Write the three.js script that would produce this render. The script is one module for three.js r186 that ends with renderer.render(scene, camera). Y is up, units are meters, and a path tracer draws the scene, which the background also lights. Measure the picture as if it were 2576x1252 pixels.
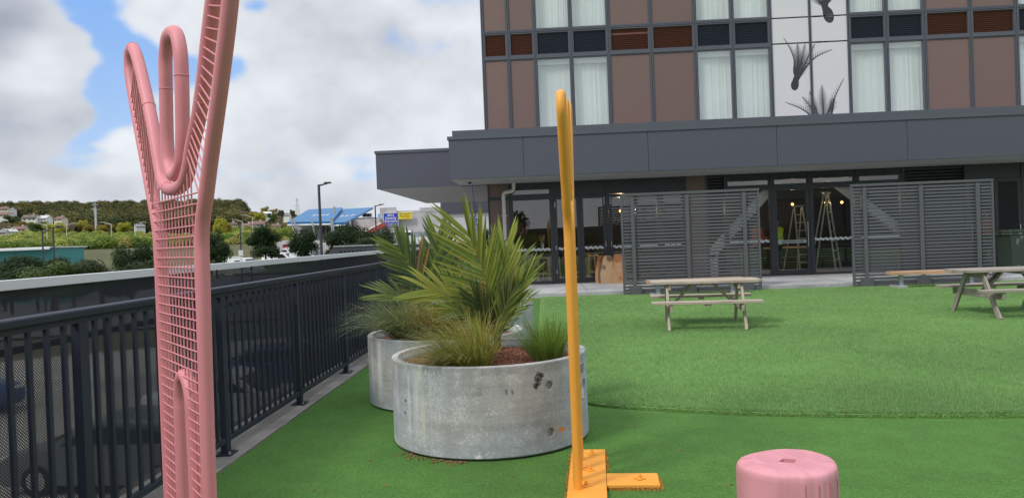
import * as THREE from 'three';
import { mergeGeometries } from 'three/addons/utils/BufferGeometryUtils.js';
import { RoundedBoxGeometry } from 'three/addons/geometries/RoundedBoxGeometry.js';
import { MarchingCubes } from 'three/addons/objects/MarchingCubes.js';
import { FontLoader } from 'three/addons/loaders/FontLoader.js';
import { Brush, Evaluator, SUBTRACTION } from 'three-bvh-csg';

// ---------------------------------------------------------------- camera, sky, sun, exposure
const scene = new THREE.Scene();
const camera = new THREE.PerspectiveCamera(35.86, 1024 / 497, 0.1, 6000);
camera.position.set(0, 1.55, 0);
camera.rotation.order = 'YXZ';
camera.rotation.set(THREE.MathUtils.degToRad(-0.77), THREE.MathUtils.degToRad(2.57), THREE.MathUtils.degToRad(-2.2));
camera.updateMatrixWorld(true);
const renderer = new THREE.WebGLRenderer({ antialias: true });
renderer.toneMapping = THREE.LinearToneMapping;
renderer.toneMappingExposure = 1.27;
renderer.shadowMap.enabled = true;
const SUN_DIR = new THREE.Vector3(-0.5, 0.72, 0.48).normalize();
const SKY_GAIN = 0.94;
const sun = new THREE.DirectionalLight(new THREE.Color().setRGB(1.0, 0.95, 0.86), 1.5);
sun.position.copy(SUN_DIR).multiplyScalar(120);
sun.castShadow = true;
sun.shadow.radius = 20;
sun.shadow.mapSize.set(2048, 2048);
Object.assign(sun.shadow.camera, { left: -60, right: 60, top: 60, bottom: -60, near: 1, far: 300 });
sun.name = 'sun';
scene.add(sun, sun.target);

// ---------------------------------------------------------------- small helpers
const V = (x, y, z) => new THREE.Vector3(x, y, z);
const R = THREE.MathUtils.degToRad, lerp = THREE.MathUtils.lerp, clamp = THREE.MathUtils.clamp, smooth = THREE.MathUtils.smoothstep;
function rng(seed) { let s = seed >>> 0; return () => { s = (s + 0x6d2b79f5) >>> 0; let t = Math.imul(s ^ (s >>> 15), 1 | s); t = (t + Math.imul(t ^ (t >>> 7), 61 | t)) ^ t; return ((t ^ (t >>> 14)) >>> 0) / 4294967296; }; }
const rnd = rng(7);
const rr = (a, b, f = rnd) => a + (b - a) * f();
// the point that lies `depth` metres in front of the lens, seen at (x, y) of the 2576 x 1252 photograph
const FOC = 1935;
function at(x, y, depth) { return V((x - 1288) / FOC * depth, -(y - 626) / FOC * depth, -depth).applyMatrix4(camera.matrixWorld); }

function hash(x, y, z) { let h = Math.imul(x, 374761393) ^ Math.imul(y, 668265263) ^ Math.imul(z, 2147483647 ^ 0x5bd1e995); h = Math.imul(h ^ (h >>> 13), 1274126177); return ((h ^ (h >>> 16)) >>> 0) / 4294967296; }
function vnoise(x, y, z) {
  const xi = Math.floor(x), yi = Math.floor(y), zi = Math.floor(z), f = (t) => t * t * (3 - 2 * t), u = f(x - xi), v = f(y - yi), w = f(z - zi);
  const m = (a, b, t) => a + (b - a) * t;
  return m(m(m(hash(xi, yi, zi), hash(xi + 1, yi, zi), u), m(hash(xi, yi + 1, zi), hash(xi + 1, yi + 1, zi), u), v), m(m(hash(xi, yi, zi + 1), hash(xi + 1, yi, zi + 1), u), m(hash(xi, yi + 1, zi + 1), hash(xi + 1, yi + 1, zi + 1), u), v), w);
}
function fbm(x, y, z, o = 4) { let s = 0, a = 0.5, n = 0; for (let i = 0; i < o; i++) { s += a * vnoise(x, y, z); n += a; x = x * 2.03 + 11.3; y = y * 2.03 + 4.7; z = z * 2.03 + 7.9; a *= 0.5; } return s / n; }
// tileable noise on the unit square with `p` cells a side
function pn(u, v, p, seed) {
  const x = u * p, y = v * p, xi = Math.floor(x), yi = Math.floor(y), f = (t) => t * t * (3 - 2 * t), a = f(x - xi), b = f(y - yi), w = (i) => ((i % p) + p) % p;
  const h = (i, j) => hash(w(i), w(j), seed);
  return lerp(lerp(h(xi, yi), h(xi + 1, yi), a), lerp(h(xi, yi + 1), h(xi + 1, yi + 1), a), b);
}
function pfbm(u, v, p, seed, o = 4) { let s = 0, a = 0.5, n = 0; for (let i = 0; i < o; i++) { s += a * pn(u, v, p, seed + i); n += a; p *= 2; a *= 0.5; } return s / n; }
// a texture computed pixel by pixel; fn(u, v) gives linear [r, g, b] (colour) or one number (data)
function tex(w, h, fn, color = true) {
  const d = new Uint8Array(w * h * 4), enc = (c) => Math.round(255 * clamp(color ? (c <= 0.0031308 ? c * 12.92 : 1.055 * Math.pow(c, 1 / 2.4) - 0.055) : c, 0, 1));
  for (let j = 0; j < h; j++) for (let i = 0; i < w; i++) { const c = fn((i + 0.5) / w, (j + 0.5) / h), k = (j * w + i) * 4, q = Array.isArray(c) ? c : [c, c, c]; for (let n = 0; n < 3; n++) d[k + n] = enc(q[n]); d[k + 3] = 255; }
  const t = new THREE.DataTexture(d, w, h);
  t.wrapS = t.wrapT = THREE.RepeatWrapping; t.magFilter = THREE.LinearFilter; t.minFilter = THREE.LinearMipmapLinearFilter; t.generateMipmaps = true;
  if (color) t.colorSpace = THREE.SRGBColorSpace;
  t.needsUpdate = true;
  return t;
}
const rep = (t, x, y = x) => { const c = t.clone(); c.repeat.set(x, y); c.needsUpdate = true; return c; };
const rgb = (r, g, b) => new THREE.Color().setRGB(r, g, b);
function mat(color, roughness = 0.8, o = {}) { return new THREE.MeshStandardMaterial({ color: color.isColor ? color : rgb(...color), roughness, ...o }); }
function phys(color, roughness, o = {}) { return new THREE.MeshPhysicalMaterial({ color: color.isColor ? color : rgb(...color), roughness, ...o }); }

// uv in metres from the face's direction
function muv(g) {
  const p = g.attributes.position, n = g.attributes.normal, uv = new Float32Array(p.count * 2);
  for (let i = 0; i < p.count; i++) {
    const ax = Math.abs(n.getX(i)), ay = Math.abs(n.getY(i)), az = Math.abs(n.getZ(i));
    uv[2 * i] = ax > ay && ax > az ? p.getZ(i) : p.getX(i);
    uv[2 * i + 1] = ay >= ax && ay >= az ? p.getZ(i) : p.getY(i);
  }
  return g.setAttribute('uv', new THREE.BufferAttribute(uv, 2));
}
function bx(w, h, d, x = 0, y = 0, z = 0, bevel = 0) {
  const g = bevel ? new RoundedBoxGeometry(w, h, d, 1, bevel) : new THREE.BoxGeometry(w, h, d);
  g.translate(x, y, z);
  return muv(g);
}
const bb = (x0, x1, y0, y1, z0, z1, bevel = 0) => bx(x1 - x0, y1 - y0, z1 - z0, (x0 + x1) / 2, (y0 + y1) / 2, (z0 + z1) / 2, bevel);
function merge(list) {
  const flat = list.map((g) => { const q = g.index ? g.toNonIndexed() : g.clone(); for (const k of Object.keys(q.attributes)) if (!['position', 'normal', 'uv'].includes(k)) q.deleteAttribute(k); if (!q.attributes.uv) q.setAttribute('uv', new THREE.BufferAttribute(new Float32Array(q.attributes.position.count * 2), 2)); return q; });
  return flat.length === 1 ? flat[0] : mergeGeometries(flat);
}
function tube(points, r, seg = 32, rad = 10, closed = false, tension = 0.5) {
  return new THREE.TubeGeometry(new THREE.CatmullRomCurve3(points, closed, 'catmullrom', tension), seg, r, rad, closed);
}
const UPV = V(0, 1, 0);
function bar(a, b, r0, r1 = r0, n = 8) {   // a round bar from a to b
  const d = b.clone().sub(a), g = new THREE.CylinderGeometry(r1, r0, d.length(), n);
  g.applyQuaternion(new THREE.Quaternion().setFromUnitVectors(UPV, d.clone().normalize()));
  return g.translate((a.x + b.x) / 2, (a.y + b.y) / 2, (a.z + b.z) / 2);
}
function plank(a, b, w, t, up = UPV, bevel = 0.004) {   // a squared timber from a to b: w across, t along `up`
  const d = b.clone().sub(a), x = d.clone().normalize(), z = new THREE.Vector3().crossVectors(x, up).normalize(), y = new THREE.Vector3().crossVectors(z, x);
  const g = bx(d.length(), t, w, 0, 0, 0, bevel);
  return g.applyMatrix4(new THREE.Matrix4().makeBasis(x, y, z)).translate((a.x + b.x) / 2, (a.y + b.y) / 2, (a.z + b.z) / 2);
}
const used = new Map();
function numbered(name) { const n = used.get(name) ?? 0; used.set(name, n + 1); return n ? name + '_' + String(n).padStart(3, '0') : name; }
function shadows(o) { o.castShadow = o.receiveShadow = true; return o; }
function thing(name, label, category, [x, y, z] = [0, 0, 0], turn = 0, group) {
  const o = new THREE.Group(); o.name = numbered(name); o.position.set(x, y, z); o.rotation.y = turn;
  o.userData = { label, category }; if (group) o.userData.group = group;
  scene.add(o); return o;
}
function part(parent, name, geometry, material, label) {
  const m = shadows(new THREE.Mesh(geometry, material)); m.name = name; if (label) m.userData.label = label;
  parent.add(m); return m;
}
// a part whose geometry is written in world coordinates
function wpart(root, name, geometry, material, label, parent = root) {
  geometry.translate(-root.position.x, -root.position.y, -root.position.z);
  return part(parent, name, geometry, material, label);
}
function struct(name, geometry, material) { const m = shadows(new THREE.Mesh(geometry, material)); m.name = name; m.userData.kind = 'structure'; scene.add(m); return m; }
function copyOf(root, label, pos, turn, group) {
  const c = root.clone(); c.name = numbered(root.name.replace(/_\d{3}$/, '')); c.userData = { ...root.userData }; if (label) c.userData.label = label; if (group) c.userData.group = group;
  if (pos) c.position.set(...pos); if (turn !== undefined) c.rotation.y = turn; scene.add(c); return c;
}

// ---------------------------------------------------------------- the sky: broken cloud over blue
{
  const W = 2048, H = 1024, data = new Float32Array(W * H * 4);
  const dirOf = (x, y) => at(x, y, 1).sub(camera.position).normalize();
  // gaps of blue and grey cloud bases, each a direction and two half-widths in radians
  const az = (d) => Math.atan2(d.x, -d.z), el = (d) => Math.asin(d.y);
  const spot = (x, y, rx, ry, s) => { const d = dirOf(x, y); return [az(d), el(d), rx / FOC, ry / FOC, s]; };
  const gaps = [spot(205, 15, 120, 70, 1.2), spot(290, 110, 70, 70, 0.8), spot(265, 215, 60, 60, 1), spot(290, 310, 75, 85, 1.15), spot(215, 375, 70, 22, 0.6), spot(480, 195, 75, 50, 0.8), spot(618, 15, 60, 45, 1.0), spot(580, 165, 45, 45, 0.6), spot(380, 180, 60, 70, 0.6)];
  const banks = [spot(110, 250, 130, 130, 1.3), spot(75, 120, 70, 70, 1.0), spot(400, 40, 85, 55, 1.0), spot(30, 40, 80, 60, 1), spot(330, 400, 60, 40, 0.9), spot(800, 200, 260, 250, 0.9)];
  const greys = [spot(95, 325, 140, 65, 1.3), spot(20, 45, 85, 75, 2.2), spot(930, 120, 200, 60, 0.35), spot(800, 330, 170, 60, 0.5), spot(60, 430, 200, 40, 0.5)];
  const brights = [spot(75, 150, 70, 90, 0.8), spot(400, 60, 90, 60, 0.3), spot(330, 385, 60, 40, 0.5), spot(680, 250, 120, 90, 0.3), spot(880, 400, 120, 60, 0.3)];
  const sum = (list, a, e) => { let s = 0; for (const q of list) { const da = Math.atan2(Math.sin(a - q[0]), Math.cos(a - q[0])) / q[2], de = (e - q[1]) / q[3]; s += q[4] * Math.exp(-(da * da + de * de)); } return s; };
  for (let row = 0; row < H; row++) {
    const up = ((row + 0.5) / H - 0.5) * Math.PI, y = Math.sin(up);
    for (let col = 0; col < W; col++) {
      const turn = ((col + 0.5) / W - 0.5) * 2 * Math.PI, x = Math.cos(turn) * Math.cos(up), z = Math.sin(turn) * Math.cos(up), k = (row * W + col) * 4;
      if (y < -0.02) { data[k] = 0.42; data[k + 1] = 0.46; data[k + 2] = 0.5; data[k + 3] = 1; continue; }
      const yy = Math.max(y, 0) * 1.6 + 0.22, cx = x / yy, cz = z / yy;
      const w1 = fbm(cx * 4 + 3, cz * 4, y * 6, 4) - 0.5, w2 = fbm(cx * 4 + 31, cz * 4 + 9, y * 6, 4) - 0.5;
      const a = Math.atan2(x, -z) + w1 * 0.07, e = up + w2 * 0.06;
      const n = fbm(cx * 1.7 + 5.2, cz * 1.7 + 1.4, 2.5, 6), fine = fbm(x * 22, y * 30, z * 22, 5), mid = fbm(x * 7 + 9, y * 12, z * 7, 4);
      let cover = (n - 0.36) * 5.0 + 0.62 + (fine - 0.5) * 1.5 - 1.5 * sum(gaps, a, e) + 1.2 * sum(banks, a, e);
      cover = Math.max(cover, 1.2 * (1 - smooth(up, 0.0, 0.13)));
      const c = 0.08 + 0.92 * smooth(cover, 0.0, 0.8);
      const lowHaze = 1 - smooth(up, 0.0, 0.35);
      const blue = [lerp(0.16, 0.42, lowHaze), lerp(0.36, 0.58, lowHaze), lerp(0.76, 0.8, lowHaze)];
      let lum = 0.63 + (fine - 0.5) * 0.26 + (mid - 0.5) * 0.28 - 0.12 * sum(greys, a, e) + 0.2 * sum(brights, a, e) + 0.08 * (1 - c);
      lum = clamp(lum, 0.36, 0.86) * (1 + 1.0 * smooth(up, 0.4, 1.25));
      const dark = 1 - smooth(lum, 0.3, 0.65);
      const cloud = [lum * (0.955 - 0.06 * dark), lum * (0.995 - 0.02 * dark), lum * (1.06 + 0.1 * dark)];
      for (let q = 0; q < 3; q++) data[k + q] = SKY_GAIN * lerp(blue[q], cloud[q], c);
      data[k + 3] = 1;
    }
  }
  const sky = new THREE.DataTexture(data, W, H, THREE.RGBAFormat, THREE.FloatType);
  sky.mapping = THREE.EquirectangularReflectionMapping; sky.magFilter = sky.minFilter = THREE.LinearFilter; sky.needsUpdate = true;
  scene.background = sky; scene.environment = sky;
}
// ---------------------------------------------------------------- materials
const grainTex = tex(256, 256, (u, v) => 0.5 + 0.5 * (pfbm(u, v, 16, 3, 4) - 0.5), false);
const mottle = tex(512, 512, (u, v) => { const n = pfbm(u, v, 6, 21, 6), s = pn(u, v, 180, 5); const c = 0.78 + 0.5 * (n - 0.5) + 0.12 * (s - 0.5); return [c, c, c * 1.01]; });
const concreteTex = tex(1024, 1024, (u, v) => { const n = pfbm(u, v, 5, 41, 6), m = pfbm(u, v, 24, 77, 4), s = pn(u, v, 300, 9), p = pn(u, v, 90, 12) > 0.9 ? -0.08 : 0; const c = 0.40 + 0.28 * (n - 0.5) + 0.16 * (m - 0.5) + 0.06 * (s - 0.5) + p; return [c * 0.99, c, c * 1.02]; });
const concreteBump = tex(512, 512, (u, v) => clamp(0.5 + 0.6 * (pfbm(u, v, 20, 51, 5) - 0.5) - (pn(u, v, 70, 8) > 0.88 ? 0.3 : 0), 0, 1), false);
const turfShort = tex(1024, 1024, (u, v) => { const n = pfbm(u, v, 10, 61, 4), f = pn(u, v, 340, 63), g = pn(u, v, 170, 64), l = pn(u, v, 420, 65) > 0.965 ? 0.06 : 0; const k = 0.55 + 0.55 * f + 0.35 * g + 0.35 * (n - 0.5); return [0.064 * k + l, 0.168 * k + l, 0.025 * k + l * 0.5]; });
const turfShortBump = tex(512, 512, (u, v) => pn(u, v, 250, 71) * 0.6 + pn(u, v, 120, 72) * 0.4, false);
const turfLong = tex(1024, 1024, (u, v) => { const n = pfbm(u, v, 7, 81, 5), f = pn(u, v, 300, 83), g = pn(u, v, 110, 84), y = pn(u, v, 60, 85); const k = 0.6 + 0.55 * f + 0.3 * g + 0.5 * (n - 0.5); return [(0.11 + 0.04 * y) * k, 0.245 * k, 0.062 * k]; });
const woodTex = tex(512, 512, (u, v) => { const w = pfbm(u, v, 3, 91, 3), g = pfbm(u * 1, (v + w * 0.06) % 1, 4, 93, 2), s = pn(u * 0.25, v, 64, 95), c = 0.8 + 0.3 * (g - 0.5) + 0.35 * (s - 0.5) + 0.2 * (w - 0.5); return [c, c * 0.985, c * 0.96]; });
const barkTex = tex(256, 256, (u, v) => { const c = 0.7 + 0.6 * (pfbm(u, v, 12, 7, 4) - 0.5); return [c, c * 0.9, c * 0.8]; });
const pebble = tex(512, 512, (u, v) => { const n = pfbm(u, v, 9, 31, 5), s = pn(u, v, 200, 32); const c = 0.75 + 0.4 * (n - 0.5) + 0.3 * (s - 0.5); return [c, c, c]; });
const M = {
  pink: mat(rgb(0.72, 0.26, 0.285), 0.5, { roughnessMap: null, bumpMap: rep(grainTex, 6), bumpScale: 0.0006, map: rep(tex(256, 256, (u, v) => { const c = 0.95 + 0.14 * (pfbm(u, v, 8, 4, 5) - 0.5); return [c, c, c]; }), 3) }),
  orange: mat(rgb(0.9, 0.39, 0.055), 0.5, { bumpMap: rep(grainTex, 6), bumpScale: 0.0006, map: rep(tex(256, 256, (u, v) => { const c = 0.95 + 0.14 * (pfbm(u, v, 8, 14, 5) - 0.5); return [c, c, c]; }), 3) }),
  orangeFray: mat(rgb(0.6, 0.3, 0.06), 0.9),
  navy: mat(rgb(0.019, 0.025, 0.044), 0.5, { bumpMap: rep(grainTex, 8), bumpScale: 0.0003 }),
  whiteRail: mat(rgb(0.72, 0.74, 0.77), 0.45),
  steel: mat(rgb(0.55, 0.56, 0.57), 0.4, { metalness: 0.8 }),
  galv: mat(rgb(0.5, 0.55, 0.57), 0.5, { metalness: 0.3, map: rep(mottle, 2) }),
  concrete: mat(rgb(1, 1, 1), 0.9, { map: rep(concreteTex, 0.6), bumpMap: rep(concreteBump, 1), bumpScale: 0.002 }),
  slab: mat(rgb(1.05, 1.05, 1.06), 0.85, { map: rep(concreteTex, 0.25), bumpMap: rep(concreteBump, 1), bumpScale: 0.0015 }),
  kerb: mat(rgb(0.34, 0.32, 0.3), 0.95, { map: rep(mottle, 0.9), bumpMap: rep(concreteBump, 2), bumpScale: 0.003 }),
  turf: mat(rgb(1, 1, 1), 1, { map: rep(turfShort, 0.55), bumpMap: rep(turfShortBump, 1), bumpScale: 0.006 }),
  turfL: phys(rgb(1, 1, 1), 1, { map: rep(turfLong, 0.45), bumpMap: rep(turfShortBump, 0.8), bumpScale: 0.012 }),
  fascia: mat(rgb(0.082, 0.088, 0.115), 0.42, { roughnessMap: rep(mottle, 1.3) }),
  soffit: mat(rgb(0.4, 0.4, 0.42), 0.7),
  frame: mat(rgb(0.092, 0.1, 0.122), 0.4),
  frameShaded: mat(rgb(0.045, 0.049, 0.058), 0.4),  // frame colour darkened to stand for the shade under the canopy
  frameDark: mat(rgb(0.03, 0.032, 0.038), 0.45),
  brown: mat(rgb(0.19, 0.122, 0.108), 0.38, { map: rep(tex(512, 512, (u, v) => { const c = 0.96 + 0.1 * (pn(u, v, 200, 2) - 0.5) + 0.12 * (pfbm(u, v, 3, 8, 4) - 0.5); return [c, c, c]; }), 0.7) }),
  rust: mat(rgb(0.13, 0.042, 0.025), 0.5),
  blueBlade: mat(rgb(0.04, 0.05, 0.075), 0.4),
  black: mat(rgb(0.008, 0.008, 0.01), 0.6),
  whitePanel: mat(rgb(0.52, 0.52, 0.55), 0.35),
  curtain: mat(rgb(0.84, 0.86, 0.84), 0.95),
  pelmet: mat(rgb(0.8, 0.82, 0.8), 0.8),
  glass: phys(rgb(0.95, 0.98, 0.97), 0.0, { transmission: 1, thickness: 0, ior: 2.3 }),
  glassDark: phys(rgb(0.98, 0.99, 0.985), 0.0, { transmission: 1, thickness: 0, ior: 1.75 }),
  frost: mat(rgb(0.68, 0.72, 0.72), 0.7),
  pipe: mat(rgb(0.66, 0.67, 0.66), 0.45),
  screen: mat(rgb(0.1, 0.104, 0.118), 0.5, { bumpMap: rep(grainTex, 3), bumpScale: 0.0006 }),
  wood: mat(rgb(0.52, 0.45, 0.37), 0.85, { map: rep(woodTex, 0.7, 5), bumpMap: rep(grainTex, 1, 12), bumpScale: 0.0015 }),
  woodGrey: mat(rgb(0.4, 0.36, 0.32), 0.9, { map: rep(woodTex, 0.7, 5), bumpMap: rep(grainTex, 1, 12), bumpScale: 0.002 }),
  woodWarm: mat(rgb(0.64, 0.4, 0.26), 0.75, { map: rep(woodTex, 0.7, 5) }),
  oak: mat(rgb(0.76, 0.58, 0.36), 0.6, { map: rep(woodTex, 1, 4) }),
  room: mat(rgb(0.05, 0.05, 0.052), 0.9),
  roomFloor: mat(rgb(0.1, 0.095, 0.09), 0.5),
  asphalt: mat(rgb(0.15, 0.15, 0.155), 0.95, { map: rep(pebble, 0.3) }),
  carpark: mat(rgb(0.52, 0.5, 0.46), 0.95, { map: rep(pebble, 0.12) }),
  paint: mat(rgb(0.75, 0.75, 0.73), 0.8),
  lampPole: mat(rgb(0.05, 0.055, 0.065), 0.5),
  lampWhite: mat(rgb(0.55, 0.56, 0.55), 0.6),
  white: mat(rgb(0.72, 0.73, 0.74), 0.6),
  whiteWall: mat(rgb(0.62, 0.61, 0.62), 0.85, { map: rep(mottle, 0.12) }),
  carWhite: phys(rgb(0.75, 0.76, 0.77), 0.35, { clearcoat: 0.8, clearcoatRoughness: 0.1 }),
  carBlue: phys(rgb(0.03, 0.09, 0.32), 0.35, { clearcoat: 0.8, clearcoatRoughness: 0.1 }),
  carRed: phys(rgb(0.35, 0.03, 0.03), 0.35, { clearcoat: 0.8, clearcoatRoughness: 0.1 }),
  carGrey: phys(rgb(0.16, 0.17, 0.18), 0.35, { clearcoat: 0.8, clearcoatRoughness: 0.1 }),
  carGlass: phys(rgb(0.015, 0.018, 0.02), 0.05, {}),
  tyre: mat(rgb(0.02, 0.02, 0.02), 0.9),
  blueRoof: mat(rgb(0.03, 0.16, 0.36), 0.5),
  redPaint: mat(rgb(0.55, 0.06, 0.035), 0.5),
  barrierRed: mat(rgb(0.72, 0.09, 0.05), 0.45),
  bark: mat(rgb(0.12, 0.09, 0.07), 0.95, { map: rep(barkTex, 2) }),
  mulch: mat(rgb(0.17, 0.062, 0.034), 0.95),
  mulchB: mat(rgb(0.26, 0.11, 0.065), 0.95),
  leafDark: phys(rgb(0.035, 0.06, 0.026), 0.75, { transmission: 0.15, thickness: 0, side: THREE.DoubleSide }),
};
M.screens = [0.92, 1, 1.07].map((k) => { const m = M.screen.clone(); m.color.multiplyScalar(k); return m; });
M.browns = [0.94, 1, 1.05].map((k) => { const m = M.brown.clone(); m.color.multiplyScalar(k); return m; });
const leaf = (r, g, b, t = 0.3, rough = 0.6, spec = 1) => phys(rgb(r, g, b), rough, { transmission: t, thickness: 0, side: THREE.DoubleSide, specularIntensity: spec });
// ---------------------------------------------------------------- the setting
// land: car park below the deck, then rising ground; angle runs left from the -z axis
function landHeight(x, z) {
  const r = Math.hypot(x, z), a = Math.atan2(-x, -z);          // a > 0 to the left of the facade normal
  const back = Math.abs(a) > 2.0 ? 0 : 1;
  const hill = smooth(a, 0.26, 0.38) * back;
  let h = lerp(-3.4, -1.0, smooth(r, 42, 72));
  h += 0.4 * smooth(r, 75, 95);
  h += hill * (3.0 * smooth(r, 100, 165) + 3.5 * smooth(r, 190, 330) + 7 * smooth(r, 330, 480) + 22 * smooth(r, 480, 720) - 20 * smooth(r, 800, 1400));
  h += (1 - hill) * 2.0 * smooth(r, 120, 400);
  h += 1.6 * (fbm(x * 0.012, 3, z * 0.012, 3) - 0.5) * smooth(r, 110, 300);
  return h;
}
{
  const rings = [1, 15, 30, 42, 50, 58, 66, 74, 82, 90, 100, 112, 125, 140, 155, 170, 190, 215, 245, 280, 320, 365, 415, 470, 530, 590, 650, 720, 800, 950, 1200, 1700, 2500, 4500], N = 220, pos = [], idx = [], uv = [];
  rings.forEach((r) => { for (let j = 0; j <= N; j++) { const a = (j / N) * Math.PI * 2, x = -Math.sin(a) * r, z = -Math.cos(a) * r; pos.push(x, landHeight(x, z), z); uv.push(x, z); } });
  for (let i = 0; i < rings.length - 1; i++) for (let j = 0; j < N; j++) { const p = i * (N + 1) + j, q = p + N + 1; idx.push(p, q, p + 1, p + 1, q, q + 1); }
  const g = new THREE.BufferGeometry();
  g.setAttribute('position', new THREE.Float32BufferAttribute(pos, 3)); g.setAttribute('uv', new THREE.Float32BufferAttribute(uv, 2)); g.setIndex(idx);
  // triangles wound so that they face up
  g.computeVertexNormals(); if (g.attributes.normal.getY(5) < 0) { for (let i = 0; i < idx.length; i += 3) [idx[i], idx[i + 1]] = [idx[i + 1], idx[i]]; g.setIndex(idx); g.computeVertexNormals(); }
  const grass = tex(1024, 1024, (u, v) => { const n = pfbm(u, v, 6, 101, 6), m = pfbm(u, v, 40, 111, 3), b = smooth(n + (m - 0.5) * 0.3, 0.4, 0.62); return [lerp(0.105, 0.085, b) * (0.7 + 0.6 * m), lerp(0.088, 0.13, b) * (0.7 + 0.6 * m), lerp(0.045, 0.035, b) * (0.7 + 0.6 * m)]; });
  struct('ground', g, mat(rgb(1, 1, 1), 1, { map: rep(grass, 0.012) }));
}
// a strip of land laid a little above the ground, between two distances and two angles
function patch(name, a0, a1, r0, r1, lift, material, n = 30, m = 10) {
  const pos = [], idx = [], uv = [];
  for (let i = 0; i <= m; i++) for (let j = 0; j <= n; j++) { const r = lerp(r0, r1, i / m), a = lerp(a0, a1, j / n), x = -Math.sin(a) * r, z = -Math.cos(a) * r; pos.push(x, landHeight(x, z) + lift, z); uv.push(x, z); }
  for (let i = 0; i < m; i++) for (let j = 0; j < n; j++) { const p = i * (n + 1) + j, q = p + n + 1; idx.push(p, p + 1, q, p + 1, q + 1, q); }
  const g = new THREE.BufferGeometry(); g.setAttribute('position', new THREE.Float32BufferAttribute(pos, 3)); g.setAttribute('uv', new THREE.Float32BufferAttribute(uv, 2)); g.setIndex(idx); g.computeVertexNormals();
  if (g.attributes.normal.getY(0) < 0) { for (let i = 0; i < idx.length; i += 3) [idx[i], idx[i + 1]] = [idx[i + 1], idx[i]]; g.setIndex(idx); g.computeVertexNormals(); }
  return struct(name, g, material);
}
patch('car_park', -0.4, 2.2, 2, 44, 0.05, M.carpark, 40, 12);
patch('road', -0.1, 0.75, 50, 72, 0.12, M.asphalt, 50, 10);
patch('field', 0.13, 0.9, 84, 165, 0.15, mat(rgb(1, 1, 1), 1, { map: rep(tex(512, 512, (u, v) => { const n = pfbm(u, v, 8, 131, 5), m = pn(u, v, 128, 133), k = 0.6 + 0.8 * (n - 0.5) + 0.5 * m; return [0.098 * k, 0.098 * k, 0.034 * k]; }), 0.03) }), 50, 14);
patch('field', 0.29, 0.395, 76, 104, 0.2, mat(rgb(0.1, 0.2, 0.03), 1, { map: rep(pebble, 0.2) }), 30, 8).name = numbered('field');
// painted lines and arrows down in the car park
{
  const lines = [];
  for (let k = 0; k < 14; k++) lines.push(bb(-22, -17.2, -3.345, -3.338, -30 + k * 2.6, -29.88 + k * 2.6));
  for (let k = 0; k < 14; k++) lines.push(bb(-11.5, -6.8, -3.345, -3.338, -30 + k * 2.6, -29.88 + k * 2.6));
  struct('parking_marking', merge(lines), M.paint);
  const s = new THREE.Shape(); s.moveTo(-0.15, 0); s.lineTo(0.15, 0); s.lineTo(0.15, 1.6); s.lineTo(0.5, 1.6); s.lineTo(0, 2.6); s.lineTo(-0.5, 1.6); s.lineTo(-0.15, 1.6); s.closePath();
  const g = new THREE.ShapeGeometry(s); g.rotateX(-Math.PI / 2); g.translate(-13.5, -3.338, -12);
  struct('arrow_marking', g, M.paint);
}
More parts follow.
